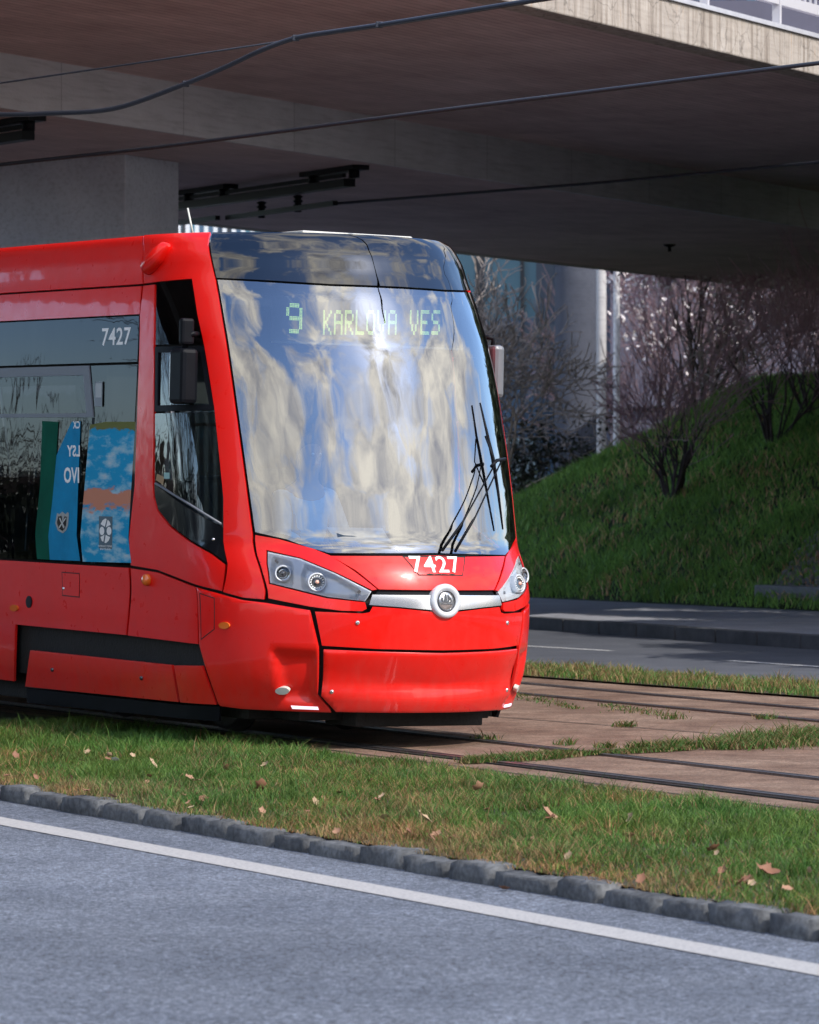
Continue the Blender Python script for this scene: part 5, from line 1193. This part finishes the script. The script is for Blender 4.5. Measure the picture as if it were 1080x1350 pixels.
# ------------------------------------------------------------------ trees and bushes
def grow(start, d, length, rad, depth, mb, tw, rnd, up=.1, split=(2, 3), curve=.35, shrink=.72, spread=.6, n=6, tips=None, min_r=.004, fill=0):
    pts = [Vector(start)]; rs = [rad]; steps = 4; dd = Vector(d).normalized()
    for i in range(steps):
        dd = (dd+Vector((rnd.gauss(0, curve), rnd.gauss(0, curve), rnd.gauss(0, curve)+up))*.35).normalized(); pts.append(pts[-1]+dd*length/steps); rs.append(max(min_r, rad*(1-(1-shrink*.85)*(i+1)/steps)))
    (mb if depth > 2 else tw).tube(pts, rs, n if depth > 2 else 3, cap=False)
    if tips is not None and depth <= 1: tips += pts[1:]
    if depth <= 0: return
    k = rnd.randint(*split)
    for j in range(k):
        f = rnd.uniform(.45, 1) if j else 1; i = min(steps, max(1, int(round(f*steps)))); a = Vector((rnd.gauss(0, 1), rnd.gauss(0, 1), rnd.gauss(0, 1))).cross(dd)
        if a.length < .1: a = dd.orthogonal()
        nd_ = (dd+a.normalized()*spread*rnd.uniform(.5, 1.3)).normalized()
        grow(pts[i], nd_, length*rnd.uniform(.62, .92), max(min_r, rs[i]*rnd.uniform(.6, .8)), depth-1, mb, tw, rnd, up, split, curve, shrink, spread, n, tips, min_r)
bark = pmat('bark', (.055, .042, .036), .9, noise=.4, nscale=12, bump=.5, bscale=20); barkl = pmat('pale_bark', (.30, .25, .20), .85, noise=.4, nscale=10, bump=.5, bscale=20)
twr = pmat('red_twigs', (.46, .29, .33), .8, noise=.3); twp = pmat('pale_twigs', (.15, .095, .11), .8, noise=.3); twg = pmat('grey_twigs', (.36, .31, .28), .8, noise=.3); stemd = pmat('dark_stems', (.07, .052, .055), .9, noise=.3)
def plant(name, base, h, stems, depth, label, cat, bm, tm, seed, rad=.03, lean=.35, group=None, spread=.55, tips=None, up=.18, curve=.4, min_r=.004, split=(2, 4), leanv=None, len0=.42):
    rnd = random.Random(seed); root = empty(name, base, label=label, cat=cat, group=group); A_, T_ = MB(), MB()
    for k in range(stems):
        a = 2*math.pi*(k+rnd.random()*.7)/stems; d = Vector((math.cos(a)*lean*rnd.uniform(.4, 1.3), math.sin(a)*lean*rnd.uniform(.4, 1.3), 1))
        if leanv: d += Vector(leanv)
        s = Vector((math.cos(a)*rad*2.2, math.sin(a)*rad*2.2, -.1)) if stems > 1 else Vector((0, 0, -.2))
        grow(s, d, h*len0*rnd.uniform(.8, 1.15), rad*rnd.uniform(.7, 1.2), depth, A_, T_, rnd, up, split, curve, .72, spread, 6, tips, min_r)
    A_.build('trunk', bm, root); T_.build('crown', tm, root); return root
def leaves_from(tips, n, size, spread, mat, root, name, rnd, ico=False):
    P_ = np.array([tuple(rnd.choice(tips)) for _ in range(n)])+rng.normal(0, spread, (n, 3)); a = rng.normal(0, 1, (n, 3)); a /= np.linalg.norm(a, axis=1)[:, None]; b2 = np.cross(a, rng.normal(0, 1, (n, 3))); b2 /= np.linalg.norm(b2, axis=1)[:, None]
    s = size*(.6+.8*rng.random((n, 1))); vs = np.stack([P_-a*s, P_+b2*s*.5, P_+a*s, P_-b2*s*.5], 1).reshape(-1, 3)
    me = bpy.data.meshes.new(name); me.from_pydata(vs.tolist(), [], [(4*i, 4*i+1, 4*i+2, 4*i+3) for i in range(n)]); me.update(); return link(name, me, mat, root)
# bare purple bushes on the bank
bushes = [((887, 657), 1.75, 12, 1, 'bare bush low on the bank with a fan of thin dark stems, nearest the tram'),
          ((1020, 583), 2.0, 10, 2, 'bare bush with several arching dark stems in the middle of the bank'),
          ((1066, 541), 1.8, 9, 3, 'bare bush high on the bank at the right edge of the picture'),
          ((1130, 585), 2.0, 9, 8, 'bare bush just past the right edge of the picture')]
for (px, py), h, st_, sd_, lab in bushes:
    base = hill_surface(px, py); plant('bare_bush', base, h*1.25, st_, 4, lab, 'bush', stemd, twr, sd_, rad=.026, lean=.50, group='bare bushes on the bank', spread=.50, up=.16, curve=.32, min_r=.006, split=(2, 3))
base = at(921, 552, 79); tips = []; rb_ = plant('blossoming_bush', base, 3.4, 9, 5, 'multi stemmed bush with small white blossoms behind the crest of the bank', 'bush', bark, twr, 5, rad=.045, lean=.30, spread=.45, tips=tips, up=.2, curve=.3, min_r=.005)
pet = pmat('white_blossom', (.8, .74, .74), .7); tl_ = [q for q in tips if q.z > 1.3]
leaves_from(tl_, 2600, .05, .03, pet, rb_, 'blossom', random.Random(3))
for px, Y, h, sd_, lab in ((985, 101, 7.0, 31, 'tall bare purple bush behind the bank between the blossoming bush and the right bushes'), (1075, 103, 7.6, 32, 'tall bare bush far behind the bank at the right edge'), (850, 100, 4.4, 33, 'bare purple bush behind the bank right of the white pole')):
    c = at(px, 560, Y); c.z = .6; plant('background_bush', c, h, 7, 5, lab, 'bush', stemd, twp, sd_, rad=.045, lean=.34, group='bare bushes beyond the bank', spread=.45, up=.15, curve=.3, min_r=.008, split=(2, 3))
# bare tree with twisting limbs left of the column, and evergreens under it
c = at(915, 560, 99); c.z = .3; tips = []; rb2 = plant('blossoming_bush', c, 6.3, 7, 5, 'taller shrub full of white blossoms behind the bank, sunlit under the bridge edge', 'bush', stemd, twp, 61, rad=.05, lean=.24, spread=.40, tips=tips, up=.15, curve=.3, min_r=.008, split=(2, 3))
leaves_from([q for q in tips if q.z > 3.9], 650, .075, .05, pet, rb2, 'blossom', random.Random(4))
c = at(640, 655, 74); tips = []
plant('bare_tree', Vector((c.x-.1, c.y, .0)), 7.6, 4, 6, 'bare tree with pale twisting branches between tram and round column', 'tree', barkl, twg, 11, rad=.09, lean=.18, spread=.72, up=.06, curve=.6, min_r=.011, len0=.26)
leafm = pmat('evergreen_leaf', (.035, .055, .022), .5, noise=.5, nscale=3); leafd = pmat('dark_leaf', (.022, .032, .018), .6, noise=.4, nscale=3)
for (px, Y, h, sd_, n_l, mt, lab) in ((700, 72, 1.9, 12, 9000, leafm, 'dark evergreen shrub at the left foot of the bank beside the tram'), (748, 77, 1.7, 13, 7000, leafm, 'evergreen shrub in front of the base of the round column'), (655, 76, 2.7, 14, 9000, leafd, 'taller evergreen shrub just behind the tram edge')):
    c = at(px, 650, Y); tips = []; c.z = -.25; rt_ = plant('evergreen_shrub', c, h, 7, 4, lab, 'shrub', bark, stemd, sd_, rad=.03, lean=.7, spread=.7, tips=tips, up=.05, group='evergreen shrubs by the bank'); leaves_from(tips, n_l, .045, .10, mt, rt_, 'leaves', random.Random(sd_))
# trees and a hedge on the far side of the tracks, left of the picture: they stand in the side windows' reflections
for k, (x, y, h, w_) in enumerate(((-21, 39, 10, 'nearest the tram'), (-28, 45, 13, 'second from the tram'), (-17, 33, 8, 'smallest and lowest'), (-34, 43, 12, 'farthest from the tram'), (-25, 35, 10, 'middle one on the near side'), (-29, 52, 12, 'beyond the far road side, first'), (-34, 59, 13, 'beyond the far road side, second'), (-41, 66, 13, 'beyond the far road side, last'))):
    plant('street_tree', Vector((x, y, -.3)), h, 1, 6, 'bare tree mirrored in the tram side windows, '+w_, 'tree', bark, stemd, 40+k, rad=.20, lean=.1, spread=.62, up=.05, curve=.4, group='bare trees left of the picture', len0=.30, min_r=.012)
hp = [Vector((-29-.5*(22+k*1.8-40)+random.uniform(-1, 1), 22+k*1.8, .3)) for k in range(32)]
me_t = [Vector((p.x+random.gauss(0, .7), p.y+random.gauss(0, .7), random.uniform(-.2, 3.6)*random.random()**.4)) for p in hp for _ in range(40)]
root = empty('hedge', (0, 0, 0), label='dark green hedge mirrored low in the tram side windows, outside the picture at left', cat='hedge'); leaves_from(me_t, 22000, .22, .35, leafd, root, 'leaves', random.Random(77))

office('glass_tower', 0, 100, -68, 34, 'long grey glass block with a dark window grid, mirrored low in the tram windscreen', 10, 5.0, pmat('grey_facade', (.17, .21, .26), .3, noise=.3, nscale=.3), 4).rotation_euler = (0, 0, R(180))

# unseen evergreens added off the right edge to shade the far road and bank
for k, (x, y, h, w_) in enumerate(((7.6, 41.5, 5, 'nearest and lowest'), (8.0, 44.0, 5.5, 'second from the near end'), (8.4, 46.8, 7.2, 'third from the near end'), (8.9, 50.0, 8.4, 'fourth from the near end'), (9.5, 53.4, 9.4, 'fifth from the near end'), (10.4, 57.2, 10.4, 'sixth from the near end'), (9.8, 55.3, 9.0, 'standing between the fifth and sixth'), (11.0, 59.2, 10.6, 'standing between the sixth and seventh'), (11.8, 61, 11, 'seventh from the near end'), (13.5, 64.5, 9.6, 'farthest from the viewer'))):
    rnd = random.Random(90+k); root = empty('added_shade_tree', (x, y, -.1), label='added unseen evergreen shading the bank from off the right edge, '+w_, cat='tree', group='added shade evergreens right of the picture')
    b = MB(); b.tube([(0, 0, 0), (.03, 0, h*.5), (0, .02, h*.95)], [.13, .09, .02], 8); b.build('trunk', bark, root)
    tp = []
    for _ in range(700):
        z = .4+(h-.5)*rnd.random()**.8; r = (2.2*(1-z/h)**.45+.15)*rnd.uniform(.3, 1.0); a = rnd.uniform(0, 6.283); tp.append(Vector((r*math.cos(a), r*math.sin(a), z)))
    leaves_from(tp, 15000, .105, .20, leafm, root, 'crown', rnd)
